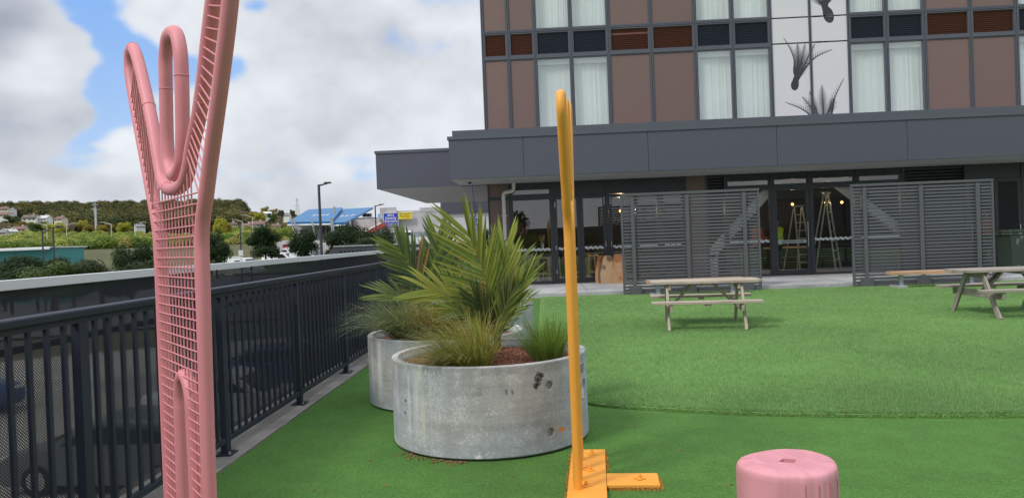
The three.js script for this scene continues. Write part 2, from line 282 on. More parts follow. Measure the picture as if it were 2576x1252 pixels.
// the deck: structural slab, short turf, long turf laid on it, concrete terrace, kerb under the balustrade
struct('deck_slab', bb(-2.84, 22, -0.6, -0.03, -29.2, 9), M.concrete);
struct('turf_lawn', bb(-2.335, 22, -0.03, 0, -19.7, 9), M.turf);
{
  const s = new THREE.Shape(), pts = [[0.24, -7.6], [0.33, -7.06], [0.62, -6.86], [1.06, -6.69], [1.6, -6.5], [2.14, -6.37], [2.9, -6.24], [3.67, -6.16], [6, -6.0], [10, -5.95], [21.9, -5.9]];
  const front = new THREE.CatmullRomCurve3(pts.map(([x, z]) => V(x, 0, z))).getPoints(60);
  s.moveTo(-0.2, 19.68); s.lineTo(-0.18, 12); s.lineTo(-0.05, 9.2);
  for (const p of front) s.lineTo(p.x, -p.z);
  s.lineTo(21.9, 19.68); s.closePath();
  const g = new THREE.ExtrudeGeometry(s, { depth: 0.022, bevelEnabled: true, bevelSize: 0.004, bevelThickness: 0.004, bevelSegments: 1, curveSegments: 20 });
  g.rotateX(-Math.PI / 2); g.translate(0, 0.002, 0);
  struct('turf_lawn', muv(g), M.turfL).name = numbered('turf_lawn');
  // the pile of the long turf
  const blade = new THREE.BufferGeometry(), bp = [];
  for (let k = 0; k < 4; k++) { const a = k * 1.7, l = 0.028 + 0.008 * (k % 2), b = V(Math.cos(a), 0, Math.sin(a)), c = V(-b.z, 0, b.x).multiplyScalar(0.0014), o = b.clone().multiplyScalar(0.006), t = b.clone().multiplyScalar(0.012 + 0.007 * (k % 3)).add(V(0, l, 0)); bp.push(...o.clone().add(c), ...o.clone().sub(c), ...t); }
  blade.setAttribute('position', new THREE.Float32BufferAttribute(bp, 3)); blade.computeVertexNormals();
  const f = rng(99), spots = [], inside = (x, z) => { for (let i = 0; i < front.length - 1; i++) if (x >= front[i].x && x < front[i + 1].x) return z < lerp(front[i].z, front[i + 1].z, (x - front[i].x) / (front[i + 1].x - front[i].x)); return x < 0.24 && z < -7.6; };
  for (let i = 0; i < 260000; i++) { const z = -5.9 - 13.4 * Math.pow(f(), 2.1), x = rr(-0.1, 1.0 - 0.78 * z, f); if (x < 6.9 * (-z / 9) && inside(x, z)) spots.push([x, z]); }
  const im = new THREE.InstancedMesh(blade, phys(rgb(1, 1, 1), 0.8, { transmission: 0.25, thickness: 0, side: THREE.DoubleSide }), spots.length), o = new THREE.Object3D(), c = new THREE.Color();
  spots.forEach(([x, z], i) => { o.position.set(x, 0.026, z); o.rotation.set(rr(-0.3, 0.3, f), rr(0, 6.28, f), rr(-0.3, 0.3, f)); const s2 = rr(0.7, 1.15, f); o.scale.set(s2 * 1.3, s2, s2 * 1.3); o.updateMatrix(); im.setMatrixAt(i, o.matrix); const k = rr(0.65, 1.25, f) * (0.72 + 0.56 * fbm(x * 0.7, 1, z * 0.7, 4)); im.setColorAt(i, f() < 0.12 ? c.setRGB(0.36 * k, 0.42 * k, 0.2 * k) : c.setRGB(0.23 * k, 0.44 * k, 0.135 * k)); });
  im.name = 'turf_pile'; im.userData = { label: 'long soft pile of the paler green lawn before the screens', category: 'artificial grass', kind: 'stuff' }; shadows(im); scene.add(im);
}
struct('kerb', bb(-2.84, -2.34, -0.03, 0.012, -29.2, 9), M.kerb);
struct('terrace_slab', bb(-2.2, 22, -0.02, 0.12, -31, -19.705, 0.012), M.slab);
struct('walkway', bb(-2.335, -2.205, -0.03, 0.1, -29, -19.71), M.slab);
// control joints of the terrace: real gaps would run through it, so thin sunk fillets
struct('slab_joint', merge([1.0, 7.6, 14.2].map((x) => bb(x, x + 0.012, 0.1, 0.1215, -23.5, -19.72))), M.frameDark);
// ---------------------------------------------------------------- the hotel
const font = await new FontLoader().loadAsync('fonts/droid/droid_sans_bold.typeface.json');
const fontReg = await new FontLoader().loadAsync('fonts/droid/droid_sans_regular.typeface.json');
function lettering(text, size, f = font) { const g = new THREE.ShapeGeometry(f.generateShapes(text, size), 4); g.computeBoundingBox(); return g; }
function frameGeo(x0, x1, y0, y1, z, w, d, wb = w) {   // four bars butted end to end, front face at z
  return merge([bb(x0, x1, y1 - w, y1, z - d, z), bb(x0, x1, y0, y0 + wb, z - d, z), bb(x0, x0 + w, y0 + wb, y1 - w, z - d, z), bb(x1 - w, x1, y0 + wb, y1 - w, z - d, z)]);
}
const ZG = -23.6, ZF = -21.2;
const hotel = thing('hotel_building', 'hotel of brown panels and curtained windows over a grey canopy and glazed ground floor', 'hotel building', [6, 0.12, ZG]);
{
  // mass of the upper floors, inner room of the ground floor
  wpart(hotel, 'wall', merge([bb(-1.72, 22, 4.6, 16, -42, -24.35)]), M.frameDark);
  const cols = [-1.72, -0.94, -0.12, 0.98, 2.12, 3.40, 4.73, 5.85, 6.99, 8.155, 9.29, 10.41, 11.53, 12.87, 14.2, 15.35, 16.5, 17.8, 19.1];
  const kind = 'ppwwppwwkkwwppwwpp';
  const rows = [[4.72, 7.02, 'main'], [7.10, 7.83, 'louvre'], [7.90, 10.2, 'main'], [10.28, 11.0, 'louvre'], [11.08, 13.4, 'main']];
  // grid of mullions and transoms
  for (const x of cols) { wpart(hotel, 'mullion', merge([bb(x - 0.036, x - 0.008, 4.7, 13.45, ZG - 0.12, ZG + 0.05), bb(x + 0.008, x + 0.036, 4.7, 13.45, ZG - 0.12, ZG + 0.05), bb(x - 0.008, x + 0.008, 4.7, 13.45, ZG - 0.12, ZG + 0.01)]), M.frame); }
  const transomGeo = [];
  const curtains = [0, 1, 2, 3].map((s) => {
    const g = new THREE.PlaneGeometry(1, 1, 160, 6), p = g.attributes.position, f = rng(40 + s), ph = [f() * 6, f() * 6, f() * 6], top = 0.5;
    for (let i = 0; i < p.count; i++) { const x = p.getX(i), y = p.getY(i), k = 0.5 + 0.5 * (0.5 - y); p.setX(i, x + 0.012 * Math.sin(x * 9 + y * 2 + ph[0]) * k); p.setZ(i, (0.0035 * Math.sin(x * 88 + 6 * Math.sin(x * 5 + ph[1]) + ph[0]) + 0.006 * Math.sin(x * 37 + 3 * Math.sin(x * 4 + ph[0]) + ph[2] + y * 0.8)) * (0.55 + 0.45 * k) + 0.03 * Math.sin(x * 6 + ph[1] + y * 0.7) * k); }
    g.computeVertexNormals(); return g;
  });
  let wi = 0;
  for (let c = 0; c < cols.length - 1; c++) {
    const x0 = cols[c] + 0.037, x1 = cols[c + 1] - 0.037;
    for (const [y0, y1, row] of rows) {
      if (kind[c] === 'k') continue;
      if (row === 'louvre') {
        const lv = wpart(hotel, 'louvre', frameGeo(x0, x1, y0, y1, ZG + 0.03, 0.045, 0.11), M.frame);
        wpart(hotel, 'back_plate', bb(x0 + 0.02, x1 - 0.02, y0 + 0.02, y1 - 0.02, ZG - 0.14, ZG - 0.12), M.black, undefined, lv);
        if (y0 < 9) for (let b = 0; b < 11; b++) {
          const g = bx(x1 - x0 - 0.094, 0.058, 0.012, 0, 0, 0, 0.003); g.rotateX(R(38));
          const m = part(lv, 'blade', g, kind[c] === 'p' ? M.rust : M.blueBlade);
          m.position.set((x0 + x1) / 2 - 6, y0 + 0.075 + b * (y1 - y0 - 0.14) / 10 - 0.12, -0.035);
          if (c === 4 && b === 8) m.rotation.x = -0.9;
        }
        continue;
      }
      if (kind[c] === 'p') { wpart(hotel, 'wall_panel', merge([frameGeo(x0, x1, y0, y1, ZG + 0.028, 0.022, 0.06), ]), M.frame, 'grey edge frame of a brown wall panel'); wpart(hotel, 'wall_panel', bb(x0 + 0.0225, x1 - 0.0225, y0 + 0.0225, y1 - 0.0225, ZG - 0.03, ZG + 0.005), M.browns[(c * 2 + Math.round(y0)) % 3]); continue; }
      const w = wpart(hotel, 'window', frameGeo(x0, x1, y0, y1, ZG + 0.03, 0.028, 0.12), M.frame);
      wpart(hotel, 'pane', bb(x0 + 0.029, x1 - 0.029, y0 + 0.029, y1 - 0.029, ZG - 0.02, ZG - 0.012), M.glass, undefined, w);
      const cu = part(w, 'curtain', curtains[wi % 4], M.curtain); cu.scale.set((x1 - x0 + 0.1) * (wi % 3 === 1 ? -1 : 1), y1 - y0 - 0.02, 1); cu.position.set((x0 + x1) / 2 - 6, (y0 + y1) / 2 - 0.12, -0.22);
      wpart(hotel, 'pelmet', bb(x0 - 0.02, x1 + 0.02, y1 - 0.19, y1 - 0.03, ZG - 0.125, ZG - 0.1), M.pelmet, undefined, w);
      wi++;
    }
  }
  for (let c = 0; c < cols.length - 1; c++) {
    if (kind[c] === 'k') continue;
    const x0 = cols[c] + 0.0365, x1 = cols[c + 1] - 0.0365;
    transomGeo.push(bb(x0, x1, 7.022, 7.098, ZG - 0.12, ZG + 0.045), bb(x0, x1, 7.832, 7.862, ZG - 0.12, ZG + 0.046), bb(x0, x1, 7.87, 7.898, ZG - 0.12, ZG + 0.046), bb(x0, x1, 10.202, 10.278, ZG - 0.12, ZG + 0.045), bb(x0, x1, 11.002, 11.078, ZG - 0.12, ZG + 0.045), bb(x0, x1, 7.862, 7.87, ZG - 0.12, ZG + 0.0));
  }
  for (const g of transomGeo) wpart(hotel, 'transom', g, M.frame);
  wpart(hotel, 'parapet', bb(-1.75, 22, 13.46, 16, -24.3, ZG), M.frame);
  // white panels printed with dark palm silhouettes
  const PX0 = 6.99, PX1 = 9.29, PY0 = 4.7, PY1 = 10.2, cw = 1024, ch = 2048, cv = document.createElement('canvas'); cv.width = cw; cv.height = ch;
  const c2 = cv.getContext('2d'); c2.fillStyle = '#dad9dc'; c2.fillRect(0, 0, cw, ch);
  // photograph pixel (of the enlarged crop) -> canvas
  const cx = (zx, zy) => (lerp(0, 1, (zx - 440 - (zy - 385) * 0.025) / 640)) * cw, cy = (zx, zy) => (PY1 - (7.05 - (zy + (zx - 440) * 0.05 - 385) * 0.00358)) / (PY1 - PY0) * ch;
  c2.fillStyle = c2.strokeStyle = '#33353b'; c2.lineCap = 'round'; c2.lineJoin = 'round';
  const spine = (pts, w0, w1, leafLen, n, lean) => {   // a curved frond with leaflets
    const q = new THREE.CatmullRomCurve3(pts.map(([x, y]) => V(cx(x, y), cy(x, y), 0))), m = 60, P = q.getPoints(m);
    for (let i = 0; i < m; i++) { c2.lineWidth = lerp(w0, w1, i / m); c2.beginPath(); c2.moveTo(P[i].x, P[i].y); c2.lineTo(P[i + 1].x, P[i + 1].y); c2.stroke(); }
    for (let i = 0; i < n; i++) { const N2 = Math.round(n * 0.72), t = 0.12 + 0.88 * i / N2; if (i >= N2) break; const p = q.getPoint(t), d = q.getTangent(t), L = 1.45 * leafLen * Math.sin(Math.PI * Math.min(1, 0.18 + t * 0.8)) ; for (const s of lean) { const a = s * 0.75, ex = d.x * Math.cos(a) - d.y * Math.sin(a), ey = d.x * Math.sin(a) + d.y * Math.cos(a), nx = -ey, ny = ex, wd = 7.5 - 2.5 * t; c2.beginPath(); c2.moveTo(p.x + nx * wd, p.y + ny * wd); c2.lineTo(p.x + ex * L, p.y + ey * L); c2.lineTo(p.x - nx * wd, p.y - ny * wd); c2.fill(); } }
  };
  const blob = (x, y, rx, ry, rot) => { c2.beginPath(); c2.ellipse(cx(x, y), cy(x, y), rx, ry, rot, 0, 7); c2.fill(); };
  const poly = (pts) => { c2.beginPath(); pts.forEach(([x, y], i) => (i ? c2.lineTo(cx(x, y), cy(x, y)) : c2.moveTo(cx(x, y), cy(x, y)))); c2.fill(); };
  // middle palm
  blob(635, 712, 52, 62, 0.25); poly([[606, 700], [668, 700], [668, 640], [640, 630], [628, 640]]);
  spine([[650, 670], [628, 600], [632, 510], [602, 420], [545, 318]], 26, 5, 62, 26, [1]);
  spine([[650, 670], [660, 580], [665, 480], [658, 365]], 20, 5, 80, 26, [-1, 1]);
  spine([[650, 670], [675, 570], [700, 480], [722, 362]], 20, 5, 70, 22, [-1, 1]);
  spine([[655, 670], [700, 580], [750, 470], [803, 368]], 20, 5, 66, 22, [-1, 1]);
  spine([[660, 670], [720, 575], [810, 480], [945, 415]], 26, 5, 66, 24, [-1]);
  // lowest palm, its trunk hidden by the canopy
  spine([[860, 1040], [800, 1000], [700, 920], [556, 858]], 26, 5, 62, 24, [1]);
  spine([[860, 1040], [805, 960], [760, 890], [695, 810]], 18, 5, 70, 20, [-1, 1]);
  spine([[860, 1040], [815, 940], [785, 860], [755, 762]], 18, 5, 70, 20, [-1, 1]);
  spine([[862, 1040], [868, 920], [862, 820], [857, 712]], 18, 5, 74, 24, [-1, 1]);
  spine([[870, 1040], [905, 940], [940, 880], [960, 820]], 18, 5, 66, 18, [-1, 1]);
  spine([[900, 1040], [940, 940], [960, 830], [1040, 655]], 30, 5, 80, 24, [-1]);
  // topmost palm
  blob(915, 128, 68, 92, -0.45); poly([[870, 100], [950, 90], [915, 55], [905, 10], [885, -5], [850, 20]]);
  spine([[900, 60], [860, 20], [800, -30], [700, -120]], 30, 6, 70, 22, [-1]); spine([[900, 60], [905, -30], [900, -120]], 24, 6, 70, 22, [-1, 1]); spine([[900, 60], [880, 0], [850, -60], [800, -170]], 24, 6, 70, 22, [-1, 1]); spine([[905, 50], [930, -40], [980, -150]], 24, 6, 70, 22, [1]);
  const print = new THREE.CanvasTexture(cv); print.colorSpace = THREE.SRGBColorSpace;
  const pm = mat(rgb(0.97, 0.97, 0.98), 0.35, { map: print });
  for (const [x0, x1] of [[6.99 + 0.037, 8.155 - 0.018], [8.155 + 0.018, 9.29 - 0.037]]) for (const [y0, y1] of [[4.72, 7.075], [7.115, 7.845], [7.885, 10.2]]) {
    const g = bb(x0, x1, y0, y1, ZG - 0.03, ZG + 0.02, 0.004), uv = g.attributes.uv; for (let i = 0; i < uv.count; i++) uv.setXY(i, (uv.getX(i) - PX0) / (PX1 - PX0), (uv.getY(i) - PY0) / (PY1 - PY0));
    wpart(hotel, 'wall_panel', g, pm, 'white panel printed with dark palm silhouettes');
  }
  wpart(hotel, 'back_plate', bb(7.0, 9.28, 4.7, 13.4, ZG - 0.1, ZG - 0.05), M.black);
  // canopy
  const FX = [-2.6, -0.54, 2.88, 6.355, 9.825, 13.3, 16.8, 20.2];
  wpart(hotel, 'canopy', bb(-2.58, 21, 3.262, 4.33, ZG - 0.8, ZF - 0.035), M.frameDark);
  for (let i = 0; i < FX.length - 1; i++) wpart(hotel, 'fascia_panel', bb(FX[i] + 0.005, FX[i + 1] - 0.005, 3.25, 4.335, ZF - 0.03, ZF, 0.002), M.fascia);
  wpart(hotel, 'fascia_panel', bb(-2.6, -2.583, 3.25, 4.335, ZG - 0.8, ZF - 0.032), M.fascia);
  wpart(hotel, 'capping', merge([bb(-2.63, 21, 4.337, 4.43, ZF - 0.06, ZF + 0.03), bb(-2.63, -2.57, 4.337, 4.43, ZG - 0.8, ZF - 0.062), bb(-2.5, 21, 4.345, 4.6, -24.3, ZF - 0.1)]), M.frame);
  wpart(hotel, 'capping', bb(-1.74, 21, 4.6, 4.71, ZG - 0.1, ZG + 0.06), M.frame);
  wpart(hotel, 'soffit', bb(-2.57, 21, 3.235, 3.26, ZG + 0.05, ZF - 0.04), M.soffit);
  // the lower canopy that turns the corner
  wpart(hotel, 'canopy', bb(-5.24, -2.62, 3.3, 4.36, -34, -24.04), M.frameDark);
  wpart(hotel, 'fascia_panel', merge([bb(-5.26, -2.62, 3.27, 4.37, -24.035, -24.0, 0.002), bb(-5.263, -5.243, 3.27, 4.37, -34, -24.037)]), M.fascia);
  wpart(hotel, 'capping', merge([bb(-5.29, -2.64, 4.372, 4.46, -24.1, -23.97), bb(-5.29, -5.22, 4.372, 4.46, -34, -24.102)]), M.frame);
  for (let i = 0; i < 14; i++) wpart(hotel, 'soffit_board', bb(-5.22 + 0.02 * i * 0, -1.76, 3.262, 3.285, -24.05 - (i + 1) * 0.71 + 0.012, -24.05 - i * 0.71, 0.002), M.soffit);
  // the far wing under its own canopy, on columns
  wpart(hotel, 'canopy_wing', merge([bb(-6.3, 3, 3.25, 4.9, -52, -46.2)]), M.fascia);
  wpart(hotel, 'canopy_beam', bb(-6.28, 3, 2.95, 3.24, -46.6, -46.3), M.soffit);
  for (const x of [-4.28, -6.0, -2.6]) wpart(hotel, 'column', bb(x - 0.24, x + 0.24, -0.3, 2.945, -46.7, -46.25, 0.01), mat(rgb(0.33, 0.33, 0.36), 0.6));
  wpart(hotel, 'wall', bb(-1.74, -1.72, 0.12, 3.26, -42, ZG - 0.14), M.brown);
  // brown corner pier
  wpart(hotel, 'wall_panel', merge([bb(-1.70, -1.10, 0.12, 2.74, ZG - 0.12, ZG), bb(-1.70, -1.10, 2.84, 3.24, ZG - 0.12, ZG)]), M.brown, 'brown corner panel beside the downpipe');
  wpart(hotel, 'mullion', merge([bb(-1.745, -1.702, 0.12, 3.24, ZG - 0.13, ZG + 0.03), bb(-1.098, -1.03, 0.12, 3.24, ZG - 0.13, ZG + 0.03), bb(-1.70, -1.10, 2.742, 2.838, ZG - 0.13, ZG + 0.025)]), M.frameShaded);
  // heads and spandrels over the glazing, canopy shade put into their colour
  wpart(hotel, 'head_panel', merge([bb(0.25, 4.28, 2.8, 3.235, ZG - 0.1, ZG - 0.01), bb(-1.02, 0.2, 3.07, 3.235, ZG - 0.1, ZG - 0.01), bb(5.5, 10.75, 3.07, 3.235, ZG - 0.1, ZG - 0.01), bb(12.62, 21, 2.8, 3.235, ZG - 0.1, ZG - 0.01)]), M.frameShaded);
  wpart(hotel, 'wall_panel', bb(4.3, 4.9, 0.12, 3.235, ZG - 0.12, ZG), M.brown, 'brown pier behind the slatted screen');
  wpart(hotel, 'wall_panel', bb(10.8, 12.58, 0.12, 2.2, ZG - 0.12, ZG - 0.02), M.frameDark, 'dark panel behind the right screen');
  for (const [x0, x1, y0, y1] of [[4.93, 5.47, 2.55, 3.22], [10.8, 12.58, 2.25, 3.22]]) { const lv = wpart(hotel, 'louvre', frameGeo(x0, x1, y0, y1, ZG, 0.03, 0.1), M.frameDark); wpart(hotel, 'back_plate', bb(x0 + 0.01, x1 - 0.01, y0 + 0.01, y1 - 0.01, ZG - 0.14, ZG - 0.12), M.black, undefined, lv); const nb = Math.round((y1 - y0 - 0.1) / 0.1); for (let b = 0; b <= nb; b++) { const g = bx(x1 - x0 - 0.064, 0.07, 0.012); g.rotateX(R(38)); const m = part(lv, 'blade', g, M.frameDark); m.position.set((x0 + x1) / 2 - 6, y0 + 0.06 + b * (y1 - y0 - 0.12) / nb - 0.12, -0.05); } }
  wpart(hotel, 'mullion', merge([0.22, 1.9, 4.28, 4.92, 5.48, 6.87, 8.02, 9.4, 10.76, 12.6, 14.25, 15.9].map((x) => bb(x - 0.035, x + 0.035, 0.12, 3.236, ZG - 0.14, ZG + 0.02))), M.frameShaded);
  for (const g of [bb(-1.03, 0.184, 2.755, 2.835, ZG - 0.13, ZG + 0.015), bb(5.516, 6.834, 2.765, 2.835, ZG - 0.13, ZG + 0.015), bb(6.906, 7.984, 2.765, 2.835, ZG - 0.13, ZG + 0.015), bb(8.056, 9.364, 2.765, 2.835, ZG - 0.13, ZG + 0.015), bb(9.436, 10.724, 2.765, 2.835, ZG - 0.13, ZG + 0.015)]) wpart(hotel, 'transom', g, M.frameShaded);
  // a stepped white mark repeated along the glass
  const markShape = new THREE.Shape(); [[0, 0.045], [0.08, 0.045], [0.08, 0.02], [0.14, 0.02], [0.14, -0.045], [0.06, -0.045], [0.06, -0.02], [0, -0.02]].forEach(([x, y], i) => (i ? markShape.lineTo(x, y) : markShape.moveTo(x, y))); markShape.closePath();
  const markGeo = new THREE.ShapeGeometry(markShape);
  const marks = (x0, x1, y, z, parent) => { const n = Math.floor((x1 - x0) / 0.135); for (let i = 0; i < n; i++) { const m = part(parent, 'glass_marking', markGeo, M.frost); m.position.set(x0 + (i + 0.02) * (x1 - x0) / n - 6, y - 0.12, z - ZG); } };
  // fixed windows
  const fixed = (x0, x1, y0, y1, marked, base = 0.05) => {
    const w = wpart(hotel, 'window', frameGeo(x0, x1, y0, y1, ZG + 0.01, 0.045, 0.12, base), M.frameShaded);
    wpart(hotel, 'pane', bb(x0 + 0.046, x1 - 0.046, y0 + base + 0.001, y1 - 0.046, ZG - 0.06, ZG - 0.052), M.glassDark, undefined, w);
    if (marked) marks(x0 + 0.06, x1 - 0.06, 1.18, ZG - 0.046, w);
    return w;
  };
  fixed(-1.028, 0.184, 0.122, 2.753, true, 0.08); fixed(-1.028, 0.184, 2.837, 3.066, false);
  fixed(5.517, 6.833, 0.122, 2.763, true); fixed(8.057, 9.363, 0.122, 2.763, true); fixed(9.437, 10.723, 0.122, 2.763, true);
  fixed(5.517, 6.833, 2.837, 3.066, false); fixed(6.907, 7.983, 2.837, 3.066, false); fixed(8.057, 9.363, 2.837, 3.066, false); fixed(9.437, 10.723, 2.837, 3.066, false);
  fixed(14.287, 15.86, 0.122, 2.79, false);
  // doors
  const doorLeaf = (x0, x1, handle, marked = true) => {
    const d = wpart(hotel, 'glazed_door', frameGeo(x0, x1, 0.135, 2.79, ZG + 0.008, 0.1, 0.06, 0.14), M.frameShaded);
    wpart(hotel, 'pane', bb(x0 + 0.101, x1 - 0.101, 0.277, 2.689, ZG - 0.03, ZG - 0.022), M.glassDark, undefined, d);
    if (marked) marks(x0 + 0.105, x1 - 0.105, 1.18, ZG - 0.018, d);
    for (const [hx, y0, y1] of handle) wpart(hotel, 'handle', merge([bb(hx - 0.011, hx + 0.011, y0, y1, ZG + 0.045, ZG + 0.067, 0.005), bb(hx - 0.007, hx + 0.007, y0 + 0.02, y0 + 0.035, ZG + 0.009, ZG + 0.045), bb(hx - 0.007, hx + 0.007, y1 - 0.035, y1 - 0.02, ZG + 0.009, ZG + 0.045)]), M.steel, undefined, d);
    return d;
  };
  doorLeaf(0.262, 1.058, [[0.3, 0.42, 0.56], [0.3, 1.15, 1.29], [0.3, 2.45, 2.62]]); doorLeaf(1.066, 1.86, [[1.82, 1.2, 1.36], [1.81, 2.48, 2.72]]); doorLeaf(1.94, 2.74, [[1.99, 1.2, 1.36], [1.99, 2.48, 2.72]]); doorLeaf(2.748, 3.5, []); doorLeaf(3.508, 4.24, []);
  const main = doorLeaf(6.91, 7.98, [[7.9, 0.98, 1.72]], false);
  doorLeaf(12.64, 13.42, [[12.72, 0.95, 1.4]], false); doorLeaf(13.43, 14.21, [[14.13, 0.95, 1.4]], false);
  { // the name on the glass door
    wpart(hotel, 'name_strip', bb(7.02, 7.87, 1.085, 1.185, ZG - 0.0205, ZG - 0.019), phys(rgb(0.42, 0.47, 0.46), 0.4, {}), undefined, main);
    const g = lettering('GROUNDFLOOR', 0.062); g.translate(7.13, 1.104, ZG - 0.0165); wpart(hotel, 'lettering', g, M.frameDark, undefined, main);
  }
  // ground-floor room
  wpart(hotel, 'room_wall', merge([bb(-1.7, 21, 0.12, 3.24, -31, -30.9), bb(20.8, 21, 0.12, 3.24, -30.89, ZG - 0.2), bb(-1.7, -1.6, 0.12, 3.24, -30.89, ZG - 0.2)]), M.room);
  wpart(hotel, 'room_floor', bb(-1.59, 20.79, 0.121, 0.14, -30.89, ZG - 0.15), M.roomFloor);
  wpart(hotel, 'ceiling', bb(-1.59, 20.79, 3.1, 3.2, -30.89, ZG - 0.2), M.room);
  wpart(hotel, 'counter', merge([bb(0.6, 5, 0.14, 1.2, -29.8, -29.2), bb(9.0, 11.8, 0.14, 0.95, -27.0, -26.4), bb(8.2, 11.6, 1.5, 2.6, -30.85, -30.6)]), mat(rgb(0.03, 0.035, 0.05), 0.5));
  // the white steel bracing seen through the glass
  for (const [a, b] of [[V(7.2, 3.05, -24.0), V(5.0, 0.75, -24.0)], [V(8.75, 3.05, -24.0), V(11.75, 0.55, -24.0)]]) wpart(hotel, 'steel_brace', plank(a, b, 0.26, 0.26), M.white);
  wpart(hotel, 'brace_foot', merge([bb(4.7, 5.25, 0.14, 0.85, -24.13, -23.87), bb(11.5, 12.35, 0.14, 0.75, -24.13, -23.87)]), M.white);
}
// ---------------------------------------------------------------- balustrade and perforated screen along the deck edge
{
  const X = -2.47, z0 = 2.6, z1 = -28.8;
  const b = thing('balustrade', 'dark navy metal balustrade with round-edged handrail and upright bars along the kerb', 'balustrade', [X, 0, -5]);
  wpart(b, 'handrail', bb(X - 0.038, X + 0.038, 1.222, 1.272, z1, z0, 0.016), M.navy);
  wpart(b, 'bottom_rail', bb(X - 0.02, X + 0.02, 0.10, 0.14, z1, z0, 0.004), M.navy);
  wpart(b, 'top_rail', bb(X - 0.018, X + 0.018, 1.196, 1.2215, z1, z0), M.navy);
  const step = 1.74, zp = -3.93, posts = [];
  for (let k = -4; k < 15; k++) { const z = zp - k * step; if (z < z1 || z > z0) continue; posts.push(z); }
  const pg = merge([bx(0.05, 1.17, 0.075, 0, 0.61, 0, 0.004), bx(0.13, 0.012, 0.15, 0, 0.018, 0, 0.002)]);
  const bolt = merge([new THREE.CylinderGeometry(0.009, 0.009, 0.02, 6).translate(0.05, 0.032, 0.055), new THREE.CylinderGeometry(0.009, 0.009, 0.02, 6).translate(0.05, 0.032, -0.055), new THREE.CylinderGeometry(0.009, 0.009, 0.02, 6).translate(-0.05, 0.032, 0.055)]);
  for (const z of posts) { const p = part(b, 'post', pg, M.navy); p.position.set(0, 0, z + 5); part(p, 'bolts', bolt, M.steel); }
  const bal = bx(0.02, 1.06, 0.03, 0, 0.6685, 0, 0.003);
  for (let i = 0; i < posts.length; i++) for (let k = 1; k < 13; k++) { const z = posts[i] - k * step / 13; if (z < z1) continue; const m = part(b, 'baluster', bal, M.navy); m.position.set(0, 0, z + 5); }
  // perforated sheet outside it, with a pale top rail
  const PX = -2.76;
  const s = thing('perforated_screen', 'perforated dark metal screen with pale top rail standing outside the balustrade', 'screen', [PX, 0, -5]);
  wpart(s, 'top_rail', bb(PX - 0.025, PX + 0.025, 1.385, 1.437, z1 - 0.2, z0, 0.003), M.whiteRail);
  wpart(s, 'end_post', bb(PX - 0.025, PX + 0.025, 0.0, 1.384, z1 - 0.2, z1 - 0.15, 0.003), M.whiteRail);
  const holes = tex(64, 64, (u, v) => { const h = (cx, cy) => { const dx = Math.abs(u - cx), dy = Math.abs(v - cy); return Math.hypot(Math.min(dx, 1 - dx), Math.min(dy, 1 - dy) * 1.0); }; return Math.min(h(0.25, 0.25), h(0.75, 0.75)) < 0.215 ? 0 : 1; }, false);
  const am = rep(holes, 1 / 0.02, 1 / 0.018);
  const sheet = mat(rgb(0.022, 0.028, 0.042), 0.55, { alphaMap: am, alphaTest: 0.5, side: THREE.DoubleSide });
  for (let i = 0; i < 13; i++) { const a = z0 - i * 2.42, c = Math.max(a - 2.414, z1 - 0.14); const g = new THREE.PlaneGeometry(a - c, 1.38); g.rotateY(Math.PI / 2); g.translate(PX, 0.692, (a + c) / 2); muv(g); wpart(s, 'perforated_sheet', merge([g, g.clone().translate(-0.0023, 0, 0)]), sheet); wpart(s, 'upright', bb(PX - 0.012, PX - 0.002, 0, 1.384, c - 0.012, c + 0.006), M.navy); }
  wpart(s, 'rail', bb(PX - 0.04, PX - 0.004, 1.05, 1.09, z1, z0), M.navy);
}

